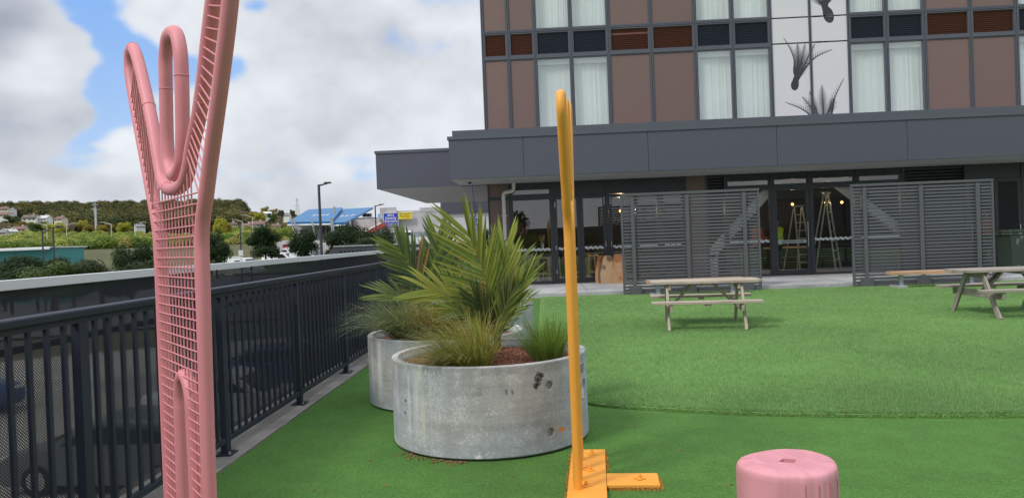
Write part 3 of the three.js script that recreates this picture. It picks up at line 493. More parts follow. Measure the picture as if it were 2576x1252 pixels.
// ---------------------------------------------------------------- bent-tube figures
function smoothPath(pts, closed) { return new THREE.CatmullRomCurve3(pts.map(([u, v]) => V(u, v, 0)), closed, 'centripetal'); }
const TUBE_R = 0.0262;
function makeFigure(name, label, material, tip, plateLabel) {
  const t = thing(name, label, 'sculpture');
  const outer = [[-0.35, 0.02], [-0.351, 0.5], [-0.346, 1.06], [-0.338, 1.5], [-0.345, 1.62], [-0.375, 1.70], [-0.455, 1.83], [-0.575, 2.03], [-0.68, 2.2], [-0.765, 2.36], [-0.782, 2.435], [-0.752, 2.487], [-0.69, 2.488], [-0.628, 2.445], [-0.55, 2.355], [-0.485, 2.265], [-0.378, 2.105], [-0.318, 1.995], [-0.272, 1.9], [-0.235, 1.845], [-0.165, 1.81], [-0.07, 1.797], [0.03, 1.797], [0.11, 1.812], [0.175, 1.855], [0.235, 1.925], [0.345, 2.03], ...tip, [0.45, 1.845], [0.383, 1.735], [0.33, 1.655], [0.306, 1.58], [0.30, 1.5], [0.279, 1.127], [0.258, 0.65], [0.24, 0.02]];
  const curve = smoothPath(outer);
  part(t, 'frame_tube', new THREE.TubeGeometry(curve, 420, TUBE_R, 18), material);
  const head = [[0.02, 2.392], [-0.05, 2.385], [-0.098, 2.325], [-0.112, 2.24], [-0.126, 2.1], [-0.134, 1.98], [-0.12, 1.9], [-0.07, 1.855], [0.0, 1.852], [0.07, 1.885], [0.102, 1.96], [0.118, 2.06], [0.13, 2.18], [0.126, 2.3], [0.085, 2.37]];
  const hc = smoothPath(head, true);
  part(t, 'head_loop', new THREE.TubeGeometry(hc, 160, TUBE_R, 18, true), material);
  const legs = [[-0.145, 0.02], [-0.13, 0.5], [-0.112, 0.9], [-0.105, 0.985], [-0.072, 1.045], [-0.02, 1.066], [0.035, 1.045], [0.068, 0.985], [0.074, 0.9], [0.078, 0.5], [0.066, 0.02]];
  const lc = smoothPath(legs);
  part(t, 'leg_tube', new THREE.TubeGeometry(lc, 120, TUBE_R, 18), material);
  // weld rings
  for (const [c, u] of [[curve, 0.355], [curve, 0.41], [curve, 0.475], [hc, 0.2], [hc, 0.82], [curve, 0.56]]) { const p = c.getPointAt(u), d = c.getTangentAt(u), g = new THREE.TorusGeometry(TUBE_R, 0.0022, 6, 20); g.applyQuaternion(new THREE.Quaternion().setFromUnitVectors(V(0, 0, 1), d)); g.translate(p.x, p.y, p.z); part(t, 'weld', g, material); }
  // rods welded to the near side
  const S = curve.getSpacedPoints(700), Lp = lc.getSpacedPoints(200), rod = 0.0031, zr = 0.017;
  const vTop = S.findIndex((p) => p.y > 2.48), half = S.reduce((b, p, i) => (Math.abs(p.x + 0.02) < 0.03 && Math.abs(p.y - 1.797) < 0.01 ? i : b), 0);
  const xAt = (list, v, from, to) => { let b = null, bd = 1; for (let i = from; i < to; i++) { const d = Math.abs(list[i].y - v); if (d < bd) { bd = d; b = list[i]; } } return bd < 0.03 ? b.x : null; };
  const N = S.length, tipI = S.reduce((b, p, i) => (i > half && p.y > S[b].y ? i : b), half + 1);
  const addRod = (a, b, kind) => {
    const r = part(t, kind, bar(a, b, rod, rod, 6), material);
    return r;
  };
  const ends = [], put = (u0, v0, u1, v1, kind) => { const a = V(u0, v0, zr), b = V(u1, v1, zr), d = b.clone().sub(a).normalize(); a.addScaledVector(d, 0.004); b.addScaledVector(d, -0.012); addRod(a, b, kind); for (const p of [a, b]) ends.push(new THREE.SphereGeometry(0.0058, 6, 5).translate(p.x, p.y, p.z)); };
  for (let v = 0.12; v < 1.79; v += 0.038) {
    const l = xAt(S, v, 0, vTop), r = xAt(S, v, tipI, N);
    if (v > 1.04) { if (v < 1.80 - 0.026) put(l, v, r, v, 'cross_rod'); continue; }
    const i0 = xAt(Lp, v, 0, 100), i1 = xAt(Lp, v, 100, 201);
    put(l, v, i0, v, 'short_rod'); put(i1, v, r, v, 'short_rod');
  }
  // arms: rods square to the arm
  const arm = (from, to, i0, i1, n) => { for (let k = 0; k < n; k++) { const s = (k + 0.6) / (n + 0.3), a = S[Math.round(lerp(from, i0, s))], b = S[Math.round(lerp(to, i1, s))]; put(a.x, a.y, b.x, b.y, 'short_rod'); } };
  const at1 = S.findIndex((p) => p.x < -0.37 && p.y > 1.69), at2 = S.findIndex((p, i) => i > vTop && p.x > -0.29 && p.y < 1.93);
  arm(at1, at2, S.findIndex((p) => p.x < -0.72), S.findIndex((p, i) => i > vTop && p.x > -0.6), 17);
  const ar1 = S.findIndex((p, i) => i > half && p.x > 0.2), ar2 = S.findIndex((p, i) => i > tipI && p.y < 1.72);
  arm(ar1, ar2, tipI - 16, tipI + 18, 20);
  for (let u = -0.27; u < 0.24; u += 0.051) { const under = Lp.filter((p) => Math.abs(p.x - u) < 0.012).reduce((m, p) => Math.max(m, p.y), 0.55), bottom = u < -0.15 ? 0.5 : u > 0.11 ? 0.5 : under; addRod(V(u, bottom, zr - 0.007), V(u * 0.98, u < -0.23 ? 1.86 : u > 0.17 ? 1.86 : 1.8, zr - 0.007), 'upright_rod'); }
  part(t, 'weld', merge(ends), material).userData.kind = 'stuff';
  // base
  part(t, 'base_plate', merge([bx(1.24, 0.022, 0.235, 0, 0.022, -0.055, 0.003)]), material);
  part(t, 'outrigger', bx(0.235, 0.02, 0.32, 0.045, 0.021, -0.335, 0.003), material);
  for (const [u, w] of [[-0.13, -0.07], [0.18, -0.05], [0.045, -0.38], [0.5, -0.06], [-0.5, -0.08]]) { const g = merge([bx(0.055, 0.004, 0.055).rotateY(0.6), new THREE.CylinderGeometry(0.013, 0.013, 0.012, 6).translate(0, 0.008, 0), new THREE.CylinderGeometry(0.007, 0.007, 0.014, 8).translate(0, 0.02, 0)]); const m = part(t, 'bolt', g, material); m.position.set(u, 0.036, w); }
  return t;
}
const pinkTip = [[0.422, 2.136], [0.494, 2.255], [0.571, 2.37], [0.64, 2.48], [0.70, 2.54], [0.765, 2.53], [0.795, 2.46], [0.745, 2.325], [0.619, 2.105], [0.536, 1.975]];
const orangeTip = [[0.422, 2.12], [0.48, 2.2], [0.54, 2.275], [0.60, 2.325], [0.67, 2.315], [0.69, 2.245], [0.63, 2.125], [0.54, 1.98]];
const pinkFig = makeFigure('tube_sculpture', 'pink bent-tube figure with raised arms and welded rod mesh beside the balustrade', M.pink, pinkTip);
pinkFig.position.set(-1.421, 0, -2.925); pinkFig.rotation.y = R(-50.6);
const orangeFig = makeFigure('tube_sculpture', 'orange bent-tube figure seen edge-on in front of the round planter', M.orange, orangeTip);
orangeFig.position.set(0.15, 0, -4.85); orangeFig.rotation.y = R(-93.6);
{ // frayed ends of the pile, sprayed with the base plate
  const f = rng(5), tufts = [];
  for (let i = 0; i < 420; i++) { const side = f(); let u, w; if (side < 0.35) { u = rr(-0.62, 0.62, f); w = 0.066 + f() * 0.008; } else if (side < 0.55) { u = rr(-0.62, -0.08, f); w = -0.178 - f() * 0.008; } else if (side < 0.8) { u = 0.165 + f() * 0.012; w = rr(-0.5, -0.18, f); } else { u = rr(-0.08, 0.17, f); w = -0.497 - f() * 0.016; } const l = rr(0.012, 0.028, f); tufts.push(bar(V(u, 0.0, w), V(u + rr(-0.012, 0.012, f), l, w + rr(-0.012, 0.012, f)), 0.0022, 0.0008, 4)); }
  const m = part(orangeFig, 'sprayed_turf', merge(tufts), M.orangeFray); m.userData.kind = 'stuff';
}

// ---------------------------------------------------------------- pink log stool
{
  const n = 90, rings = [], f = rng(3), prof = [[0, 1.0], [0.12, 1.0], [0.3, 0.995], [0.405, 0.99], [0.428, 0.975], [0.440, 0.945], [0.446, 0.88], [0.448, 0.7]];
  const rad = (a) => 0.226 * (1 + 0.05 * Math.cos(2 * a + 0.5) + 0.035 * Math.cos(3 * a + 1.9)) - 0.0014 * Math.pow(Math.max(0, Math.sin(9 * a + 2 * Math.sin(3 * a))), 8);
  const pos = [], uv = [], idx = [];
  prof.forEach(([y, k], i) => { for (let j = 0; j <= n; j++) { const a = (j / n) * Math.PI * 2, w = i > 1 && i < 5 ? 0.006 * (fbm(Math.cos(a) * 9, y * 12, Math.sin(a) * 9, 3) - 0.5) : 0, r = rad(a) * k + w; pos.push(Math.cos(a) * r, y + (i > 2 && i < 7 ? 0.003 * (fbm(Math.cos(a) * 7, 3, Math.sin(a) * 7, 3) - 0.5) : 0), Math.sin(a) * r); uv.push(a * 0.23, y); } });
  for (let i = 0; i < prof.length - 1; i++) for (let j = 0; j < n; j++) { const p = i * (n + 1) + j, q = p + n + 1; idx.push(p, q, p + 1, p + 1, q, q + 1); }
  const side = new THREE.BufferGeometry(); side.setAttribute('position', new THREE.Float32BufferAttribute(pos, 3)); side.setAttribute('uv', new THREE.Float32BufferAttribute(uv, 2)); side.setIndex(idx); side.computeVertexNormals();
  const s = new THREE.Shape(); for (let j = 0; j < n; j++) { const a = (j / n) * Math.PI * 2, r = rad(a) * 0.7; j ? s.lineTo(Math.cos(a) * r, -Math.sin(a) * r) : s.moveTo(Math.cos(a) * r, -Math.sin(a) * r); }
  const h = new THREE.Path(); [[-0.05, 0.002], [0.0, 0.036], [0.045, -0.002], [0.0, -0.044]].forEach(([x, y], i) => (i ? h.lineTo(x, y) : h.moveTo(x, y))); s.holes.push(h);
  const top = new THREE.ExtrudeGeometry(s, { depth: 0.12, bevelEnabled: false }); top.rotateX(-Math.PI / 2); top.translate(0, 0.328, 0);
  const pinkWood = mat(rgb(0.72, 0.31, 0.36), 0.6, { map: tex(512, 512, (u, v) => { const st = pn(u, v * 0.12, 24, 3), n2 = pfbm(u, v, 6, 5, 4), ch = pn(u, v, 60, 9) > 0.93 ? -0.12 : 0, c = 0.92 + 0.16 * (st - 0.5) + 0.12 * (n2 - 0.5) + ch * 0.5; return [c, c * (0.96 + 0.08 * n2), c * (0.96 + 0.08 * n2)]; }), bumpMap: rep(tex(512, 512, (u, v) => pn(u, v * 0.08, 48, 31) * 0.7 + 0.3 * pfbm(u, v, 10, 33, 3), false), 1), bumpScale: 0.006 });
  const t = thing('log_stool', 'round pink-painted log stool with a square hole in its top', 'stool', [1.108, 0, -3.69], 0.35); t.scale.set(1.03, 1, 1.03);
  part(t, 'log', side, pinkWood); part(t, 'seat', muv(top), pinkWood);
  part(t, 'hole_bottom', bx(0.08, 0.01, 0.08, 0, 0.33, 0), mat(rgb(0.1, 0.04, 0.045), 0.9));
  // checks (cracks) in the end grain: thin real slots down the side
  const cracks = []; for (const a of [1.0, 1.33, 1.62, 1.9]) { const r = rad(a) + 0.0015; const l = rr(0.06, 0.2, f), g = bx(0.0016, l, 0.004, 0, 0, 0); g.rotateY(Math.PI / 2 - a); g.translate(Math.cos(a) * (r - 0.0022), 0.40 - l / 2, Math.sin(a) * (r - 0.0022)); cracks.push(g); }
  part(t, 'crack', merge(cracks), mat(rgb(0.5, 0.16, 0.18), 0.9));
}

// ---------------------------------------------------------------- round concrete planters
function planterTexture(seed, first) {
  const w = 2048, h = 280, cv = document.createElement('canvas'); cv.width = w; cv.height = h; const c = cv.getContext('2d'), img = c.createImageData(w, h);
  for (let j = 0; j < h; j++) for (let i = 0; i < w; i++) {
    const u = i / w, v = j / h, n = pfbm(u, v * 0.137, 10, seed, 6), m = pfbm(u, v * 0.137, 60, seed + 9, 4), streak = pfbm(u, v * 0.02, 70, seed + 3, 3), hor = pfbm(u * 0.2, v, 14, seed + 5, 3), s = pn(u, v * 0.137, 512, seed + 8), warm = smooth(pfbm(u, v * 0.137, 5, seed + 17, 3), 0.42, 0.6);
    const white = smooth(m + 0.9 * (s - 0.5) + 0.4 * (n - 0.5), 0.66, 1.0) * 0.08;
    let k = 0.4 + 0.22 * (n - 0.5) + 0.12 * (m - 0.5) + 0.1 * (streak - 0.5) + 0.16 * (hor - 0.5) + 0.08 * (s - 0.5) + white;
    const q = (j * w + i) * 4, e = (x) => 255 * Math.pow(clamp(x, 0, 1), 1 / 2.2);
    img.data[q] = e(k * (0.92 + 0.07 * warm)); img.data[q + 1] = e(k * 0.99); img.data[q + 2] = e(k * (1.1 - 0.1 * warm)); img.data[q + 3] = 255;
  }
  c.putImageData(img, 0, 0);
  const f = rng(seed), U = (deg) => ((deg + 360) % 360) / 360 * w, Y = (y) => (1 - y / 0.65) * h;
  const splash = (deg, y, r, col, n, sx = 1, sy = 1) => { for (let i = 0; i < n; i++) { const a = f() * 6.28, d = Math.pow(f(), 0.7) * r; c.fillStyle = col; c.beginPath(); c.ellipse(U(deg) + Math.cos(a) * d * sx, Y(y) + Math.sin(a) * d * sy, 1 + f() * 3.2, 1 + f() * 3.6, 0, 0, 7); c.fill(); } };
  // pale lime runs
  for (const [d, wd, op] of first ? [[-47, 5, 0.3], [-41, 10, 0.5], [-36, 7, 0.35], [-30, 4, 0.2], [-62, 6, 0.3]] : [[-60, 8, 0.4], [-48, 12, 0.5], [20, 8, 0.3]]) { for (let i = 0; i < 26; i++) { c.fillStyle = `rgba(222,222,214,${op * 0.12})`; const ww = rr(2, wd * 2.4, f); c.fillRect(U(d) + rr(-wd, wd, f) * 1.4, Y(0.64) + rr(0, 20, f), ww, rr(120, 270, f)); } }
  if (first) {
    splash(31, 0.535, 15, 'rgba(40,36,38,0.3)', 120, 0.8, 1.5); splash(29.5, 0.49, 9, 'rgba(40,36,38,0.3)', 50); splash(33, 0.56, 8, 'rgba(40,36,38,0.3)', 40);
    splash(45.5, 0.143, 9, 'rgba(214,120,40,0.35)', 60, 1.6, 0.5); splash(66, 0.40, 9, 'rgba(230,200,30,0.6)', 70, 0.9, 1.6); splash(70, 0.33, 14, 'rgba(240,242,245,0.35)', 90, 1, 2.5);
    c.fillStyle = 'rgba(50,52,56,0.75)'; c.font = 'bold 34px sans-serif'; c.save(); c.translate(U(64), Y(0.50)); c.scale(0.8, 1.15); c.fillText('DRIF', 0, 0); c.restore();
    c.font = 'bold 20px sans-serif'; c.fillText('181', U(66), Y(0.28));
    splash(-50, 0.376, 3, 'rgba(60,62,68,0.5)', 14); splash(-51, 0.285, 3, 'rgba(60,62,68,0.5)', 14); splash(13, 0.473, 4, 'rgba(90,90,94,0.25)', 14, 0.8, 2); splash(16, 0.47, 4, 'rgba(90,90,94,0.25)', 14, 0.8, 2); splash(-3, 0.02, 8, 'rgba(225,225,222,0.5)', 40, 1.3, 0.8);
  }
  const t = new THREE.CanvasTexture(cv); t.colorSpace = THREE.SRGBColorSpace; t.wrapS = THREE.RepeatWrapping; return t;
}
const PLANTER_R = 0.77, PLANTER_H = 0.65;
function ringGeo() {
  const ri = PLANTER_R - 0.085, p = [[ri, 0.3], [ri, 0.6], [ri + 0.03, 0.607], [ri + 0.033, PLANTER_H - 0.004], [ri + 0.037, PLANTER_H], [PLANTER_R - 0.008, PLANTER_H], [PLANTER_R, PLANTER_H - 0.008], [PLANTER_R, 0.014], [PLANTER_R - 0.012, 0.0], [ri, 0.0], [ri, 0.3]].map(([x, y]) => new THREE.Vector2(x, y));
  const g = new THREE.LatheGeometry(p.reverse(), 96); // from the axis +z round
  const q = g.attributes.position, uv = g.attributes.uv;
  for (let i = 0; i < q.count; i++) uv.setXY(i, uv.getX(i), clamp(q.getY(i) / PLANTER_H, 0.002, 0.998));
  g.computeVertexNormals();
  return g;
}
function chip(f) { const g = new THREE.TetrahedronGeometry(1, 0); g.scale(rr(0.008, 0.022, f), rr(0.003, 0.006, f), rr(0.005, 0.01, f)); g.rotateY(f() * 6.28); g.rotateX(rr(-0.5, 0.5, f)); return g; }
function makePlanter(pos, label, seed, first, soil) {
  const t = thing('concrete_planter', label, 'planter', pos, 0, 'round concrete planters in a row along the balustrade');
  const m = mat(rgb(1, 1, 1), 0.85, { map: planterTexture(seed, first), bumpMap: rep(concreteBump, 6, 1), bumpScale: 0.002 });
  let g = ringGeo();
  if (first) {
    const ev = new Evaluator(); ev.attributes = ['position', 'normal', 'uv']; let a = new Brush(g); a.updateMatrixWorld();
    for (const [deg, y, r, deep] of [[38, 0.482, 0.034, 0.03], [37.8, 0.144, 0.034, 0.03], [73.4, 0.413, 0.04, 0.03], [36.6, 0.479, 0.013, 0.06], [36.6, 0.146, 0.013, 0.06]]) {
      const c = new THREE.CylinderGeometry(r * 1.08, r * 0.9, deep * 2, 24); c.rotateX(Math.PI / 2); const b = new Brush(c); const an = R(deg); b.position.set(Math.sin(an) * PLANTER_R, y, Math.cos(an) * PLANTER_R); b.rotation.y = an; b.updateMatrixWorld();
      a = ev.evaluate(a, b, SUBTRACTION); a.updateMatrixWorld();
    }
    g = a.geometry; g.clearGroups();
  }
  part(t, 'ring', g, m);
  // bark mulch: an uneven bed and loose chips on it
  const f = rng(seed + 4), bed = new THREE.CircleGeometry(PLANTER_R - 0.08, 60, 0, Math.PI * 2), bedG = new THREE.RingGeometry(0.001, PLANTER_R - 0.084, 60, 14); bedG.rotateX(-Math.PI / 2);
  const bp = bedG.attributes.position, hgt = (x, z) => soil + 0.03 * (fbm(x * 4 + seed, 2, z * 4, 3) - 0.5) + 0.05 * Math.max(0, 1 - Math.hypot(x, z) / 0.6);
  for (let i = 0; i < bp.count; i++) bp.setY(i, hgt(bp.getX(i), bp.getZ(i)));
  bedG.computeVertexNormals();
  const mt = mat(rgb(1, 1, 1), 1, { map: rep(tex(256, 256, (u, v) => { const n = pn(u, v, 40, seed), k = 0.5 + 0.9 * pn(u, v, 90, seed + 1); return [lerp(0.10, 0.2, n) * k, lerp(0.035, 0.075, n) * k, lerp(0.02, 0.045, n) * k]; }), 4) });
  part(t, 'mulch', bedG, mt);
  const a = [], b = [];
  for (let i = 0; i < (first ? 2600 : 900); i++) { const r = Math.sqrt(f()) * (PLANTER_R - 0.1), an = f() * 6.28, x = Math.cos(an) * r, z = Math.sin(an) * r; (f() < 0.6 ? a : b).push(chip(f).translate(x, hgt(x, z) + 0.004, z)); }
  part(t, 'mulch_chips', merge(a), M.mulch).userData.kind = 'stuff'; part(t, 'mulch_chips', merge(b), M.mulchB).userData.kind = 'stuff';
  return t;
}
const P1 = V(-0.49, 0.012, -6.1);
makePlanter([P1.x, 0.012, P1.z], 'stained round concrete planter nearest the camera, holding the tall green palm', 11, true, 0.585);
makePlanter([-1.03, 0.012, -7.6], 'round concrete planter directly behind the nearest one, against the balustrade', 23, false, 0.585);
makePlanter([-1.07, 0.012, -10.1], 'third round concrete planter back, half hidden by the palm', 35, false, 0.60);
makePlanter([-1.0, 0.012, -11.65], 'farthest round concrete planter, in front of the terrace kerb', 47, false, 0.60);
{ // packing strip under the near planter and chips fallen on the turf
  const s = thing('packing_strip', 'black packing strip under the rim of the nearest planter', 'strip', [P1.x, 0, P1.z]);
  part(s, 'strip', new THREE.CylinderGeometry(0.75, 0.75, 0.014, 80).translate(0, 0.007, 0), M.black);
  const f = rng(17), g = [];
  for (let i = 0; i < 90; i++) { const a = R(rr(-52, -8, f)), r = 0.775 + Math.pow(f(), 2.2) * 0.09; g.push(chip(f).translate(P1.x + Math.sin(a) * r, 0.006, P1.z + Math.cos(a) * r)); }
  for (let i = 0; i < 34; i++) g.push(chip(f).translate(rr(-1.9, 1.2, f), 0.005, rr(-6.6, -4.2, f)));
  const m = shadows(new THREE.Mesh(merge(g), M.mulchB)); m.name = 'bark_chips'; m.userData = { label: 'loose bark chips fallen on the turf round the nearest planter', category: 'bark chips', kind: 'stuff' }; scene.add(m);
}

// ---------------------------------------------------------------- palms
function leaflet(L, w, droop, fold) {   // lies along +x, folded along its midrib
  const n = 6, pos = [], idx = [];
  for (let i = 0; i <= n; i++) { const t = i / n, ww = w * 0.5 * Math.pow(Math.sin(Math.PI * (0.14 + 0.86 * t)), 0.6) * (t > 0.98 ? 0.05 : 1), y = -droop * L * t * t; pos.push(t * L, y + fold * ww, -ww, t * L, y, 0, t * L, y + fold * ww, ww); }
  for (let i = 0; i < n; i++) for (let k = 0; k < 2; k++) { const a = i * 3 + k, b = a + 3; idx.push(a, a + 1, b, b, a + 1, b + 1); }
  const g = new THREE.BufferGeometry(); g.setAttribute('position', new THREE.Float32BufferAttribute(pos, 3)); g.setIndex(idx); g.computeVertexNormals();
  return g;
}
function makePalm(name, label, pos, fronds, mats, seed) {
  const t = thing(name, label, 'palm', pos), f = rng(seed);
  part(t, 'stem', merge([tube([V(0, -0.05, 0), V(0.01, 0.06, 0), V(0.0, 0.22, 0.0)], 0.026, 10, 9), ...[0, 1, 2, 3, 4].map((i) => tube([V(0, 0, 0), V(0.02 * Math.cos(i * 1.3), 0.14, 0.02 * Math.sin(i * 1.3)), V(0.05 * Math.cos(i * 1.3), 0.34, 0.05 * Math.sin(i * 1.3))], 0.014, 8, 6))]), leaf(0.09, 0.11, 0.03, 0.0, 0.7));
  for (const fr of fronds) {
    const { tip, mid, L, n = 22, face = V(0, 0.1, 1), open = 0.75, opens = [1, 1], t0 = 0.3, w = 0.024, droop = 0.12, kinds = mats, sideGain = [1, 1], upTwist = 0.1 } = fr;
    const curve = new THREE.QuadraticBezierCurve3(V(0, 0.08, 0), mid, tip), rg = new THREE.TubeGeometry(curve, 24, 0.0055, 6);
    { const p = rg.attributes.position, q = new THREE.Vector3(); for (let i = 0; i < p.count; i++) { const k = Math.floor(i / 7) / 24, c = curve.getPointAt(clamp(k, 0, 1)); q.fromBufferAttribute(p, i).sub(c).multiplyScalar(lerp(1.9, 0.4, k)).add(c); p.setXYZ(i, q.x, q.y, q.z); } }
    const fm = part(t, 'frond', rg, leaf(0.2, 0.19, 0.07, 0, 0.6));
    for (let i = 0; i < n; i++) for (const s of [-1, 1]) {
      const k = t0 + (1 - t0) * (i + (s > 0 ? 0.4 : 0) + rr(-0.12, 0.12, f)) / n, c = curve.getPointAt(clamp(k, 0, 1)), d = curve.getTangentAt(clamp(k, 0, 1)), nn = face.clone().addScaledVector(d, -face.dot(d)).normalize(), side = new THREE.Vector3().crossVectors(nn, d).multiplyScalar(s);
      const q = (k - t0) / (1 - t0), ang = open * opens[s > 0 ? 1 : 0] * lerp(1.15, 0.42, q) + rr(-0.06, 0.06, f), len = L * (0.55 + 0.6 * Math.sin(Math.PI * (0.18 + 0.6 * q))) * rr(0.88, 1.08, f) * sideGain[s > 0 ? 1 : 0];
      const dir = d.clone().multiplyScalar(Math.cos(ang)).addScaledVector(side, Math.sin(ang)).addScaledVector(nn, upTwist + rr(-0.1, 0.1, f)).normalize();
      const zed = new THREE.Vector3().crossVectors(dir, nn).normalize(), why = new THREE.Vector3().crossVectors(zed, dir);
      const g = leaflet(len, w * rr(0.85, 1.2, f), droop * rr(0.4, 1.6, f), 0.5); g.applyMatrix4(new THREE.Matrix4().makeBasis(dir, why, zed)).translate(c.x, c.y, c.z);
      // tips sag under their own weight
      const p = g.attributes.position; for (let v = 0; v < p.count; v++) { const r = Math.hypot(p.getX(v) - c.x, p.getY(v) - c.y, p.getZ(v) - c.z) / len; p.setY(v, p.getY(v) - 0.06 * len * r * r); } g.computeVertexNormals();
      part(fm, 'leaflet', g, f() < 0.03 ? M.dryLeaf : kinds[Math.floor(f() * kinds.length)]);
    }
  }
  return t;
}
M.dryLeaf = leaf(0.34, 0.2, 0.06, 0.2, 0.8);
const greens = [leaf(0.21, 0.28, 0.028, 0.35, 0.75), leaf(0.27, 0.32, 0.034, 0.35, 0.75), leaf(0.15, 0.22, 0.026, 0.35, 0.75), leaf(0.32, 0.34, 0.04, 0.35, 0.75)];
const darks = [leaf(0.06, 0.1, 0.024, 0.3, 0.8), leaf(0.08, 0.12, 0.027, 0.3, 0.8), leaf(0.11, 0.155, 0.032, 0.3, 0.8)];
makePalm('palm', 'tall palm with broad bright green fronds growing in the nearest planter', [-0.45, 0.6, -6.5], [
  { tip: V(-0.2, 1.02, 0.12), mid: V(-0.02, 0.6, 0.1), L: 0.46, n: 17, face: V(0.15, 0.1, 1), open: 0.9, opens: [0.55, 1.08], sideGain: [0.95, 0.95], t0: 0.32, w: 0.025, droop: 0.06 },
  { tip: V(0.29, 0.62, 0.2), mid: V(0.08, 0.38, 0.1), L: 0.31, n: 20, face: V(-0.5, 0.4, 0.9), open: 0.42, t0: 0.22, w: 0.024, droop: 0.0, kinds: [greens[0], greens[2], darks[2], greens[1]] },
  { tip: V(0.1, 0.85, -0.1), mid: V(0.05, 0.5, -0.02), L: 0.4, n: 18, face: V(-0.3, 0.2, 1), open: 0.6, opens: [0.7, 0.9], t0: 0.3, w: 0.024, droop: 0.04, kinds: [greens[1], greens[2], greens[3]] },
  { tip: V(0.14, 0.5, 0.16), mid: V(0.05, 0.32, 0.1), L: 0.27, n: 16, face: V(-0.3, 0.5, 0.9), open: 0.6, t0: 0.15, w: 0.02, droop: 0.02, kinds: [darks[1], darks[2], greens[2]] },
  { tip: V(-0.16, 0.46, 0.14), mid: V(-0.06, 0.3, 0.08), L: 0.27, n: 15, face: V(0.2, 0.5, 0.9), open: 0.6, t0: 0.15, w: 0.02, droop: 0.04, kinds: [darks[1], darks[2], darks[0]] },
  { tip: V(-0.56, 0.55, 0.12), mid: V(-0.2, 0.48, 0.06), L: 0.34, n: 20, face: V(0.2, 0.5, 0.9), open: 0.72, t0: 0.3, w: 0.024, droop: 0.1, kinds: [greens[1], greens[3], greens[0]] },
  { tip: V(-0.28, 0.6, -0.35), mid: V(-0.08, 0.5, -0.1), L: 0.36, n: 17, face: V(0, 0.3, 1), open: 0.7, w: 0.024, kinds: darks },
  { tip: V(0.16, 0.72, -0.3), mid: V(0.05, 0.5, -0.08), L: 0.36, n: 17, face: V(-0.2, 0.2, 1), open: 0.6, w: 0.024, kinds: [greens[2], darks[2]] },
  { tip: V(0.26, 0.42, 0.32), mid: V(0.12, 0.3, 0.14), L: 0.26, n: 13, face: V(-0.6, 0.7, 0.5), open: 0.5, w: 0.02, kinds: [greens[2], darks[1], greens[0]] },
  { tip: V(-0.3, 0.36, 0.2), mid: V(-0.12, 0.34, 0.08), L: 0.28, n: 13, face: V(0.3, 0.6, 0.8), open: 0.65, w: 0.02, kinds: [darks[2], greens[2]] },
], greens, 71);
makePalm('palm', 'smaller dark green palm in the second planter, against the balustrade', [-1.1, 0.6, -7.62], [
  { tip: V(-0.36, 0.9, 0.1), mid: V(-0.1, 0.55, 0.05), L: 0.36, n: 16, face: V(0.2, 0.3, 1), open: 0.8, w: 0.03 },
  { tip: V(0.02, 1.0, 0.0), mid: V(0.02, 0.6, 0.02), L: 0.34, n: 15, face: V(0, 0.1, 1), open: 0.7, w: 0.03 },
  { tip: V(-0.5, 0.45, 0.16), mid: V(-0.24, 0.42, 0.1), L: 0.3, n: 15, face: V(0.2, 0.7, 0.7), open: 0.6, w: 0.026 },
  { tip: V(0.36, 0.75, -0.1), mid: V(0.14, 0.5, 0.0), L: 0.3, n: 13, face: V(-0.2, 0.4, 1), open: 0.7, w: 0.026 },
], [darks[0], darks[1], darks[2], greens[2]], 83);
makePalm('palm', 'small palm in the farthest planter, behind the others', [-1.0, 0.6, -11.6], [
  { tip: V(0.2, 0.8, 0.1), mid: V(0.05, 0.5, 0.05), L: 0.34, n: 12, open: 0.8, w: 0.03 }, { tip: V(-0.4, 0.7, 0.1), mid: V(-0.12, 0.5, 0.05), L: 0.32, n: 12, open: 0.8, w: 0.03 }, { tip: V(0.45, 0.45, 0.0), mid: V(0.2, 0.4, 0.05), L: 0.3, n: 11, face: V(-0.2, 0.7, 0.7), open: 0.6, w: 0.03 },
], [darks[1], darks[2], greens[2]], 89);

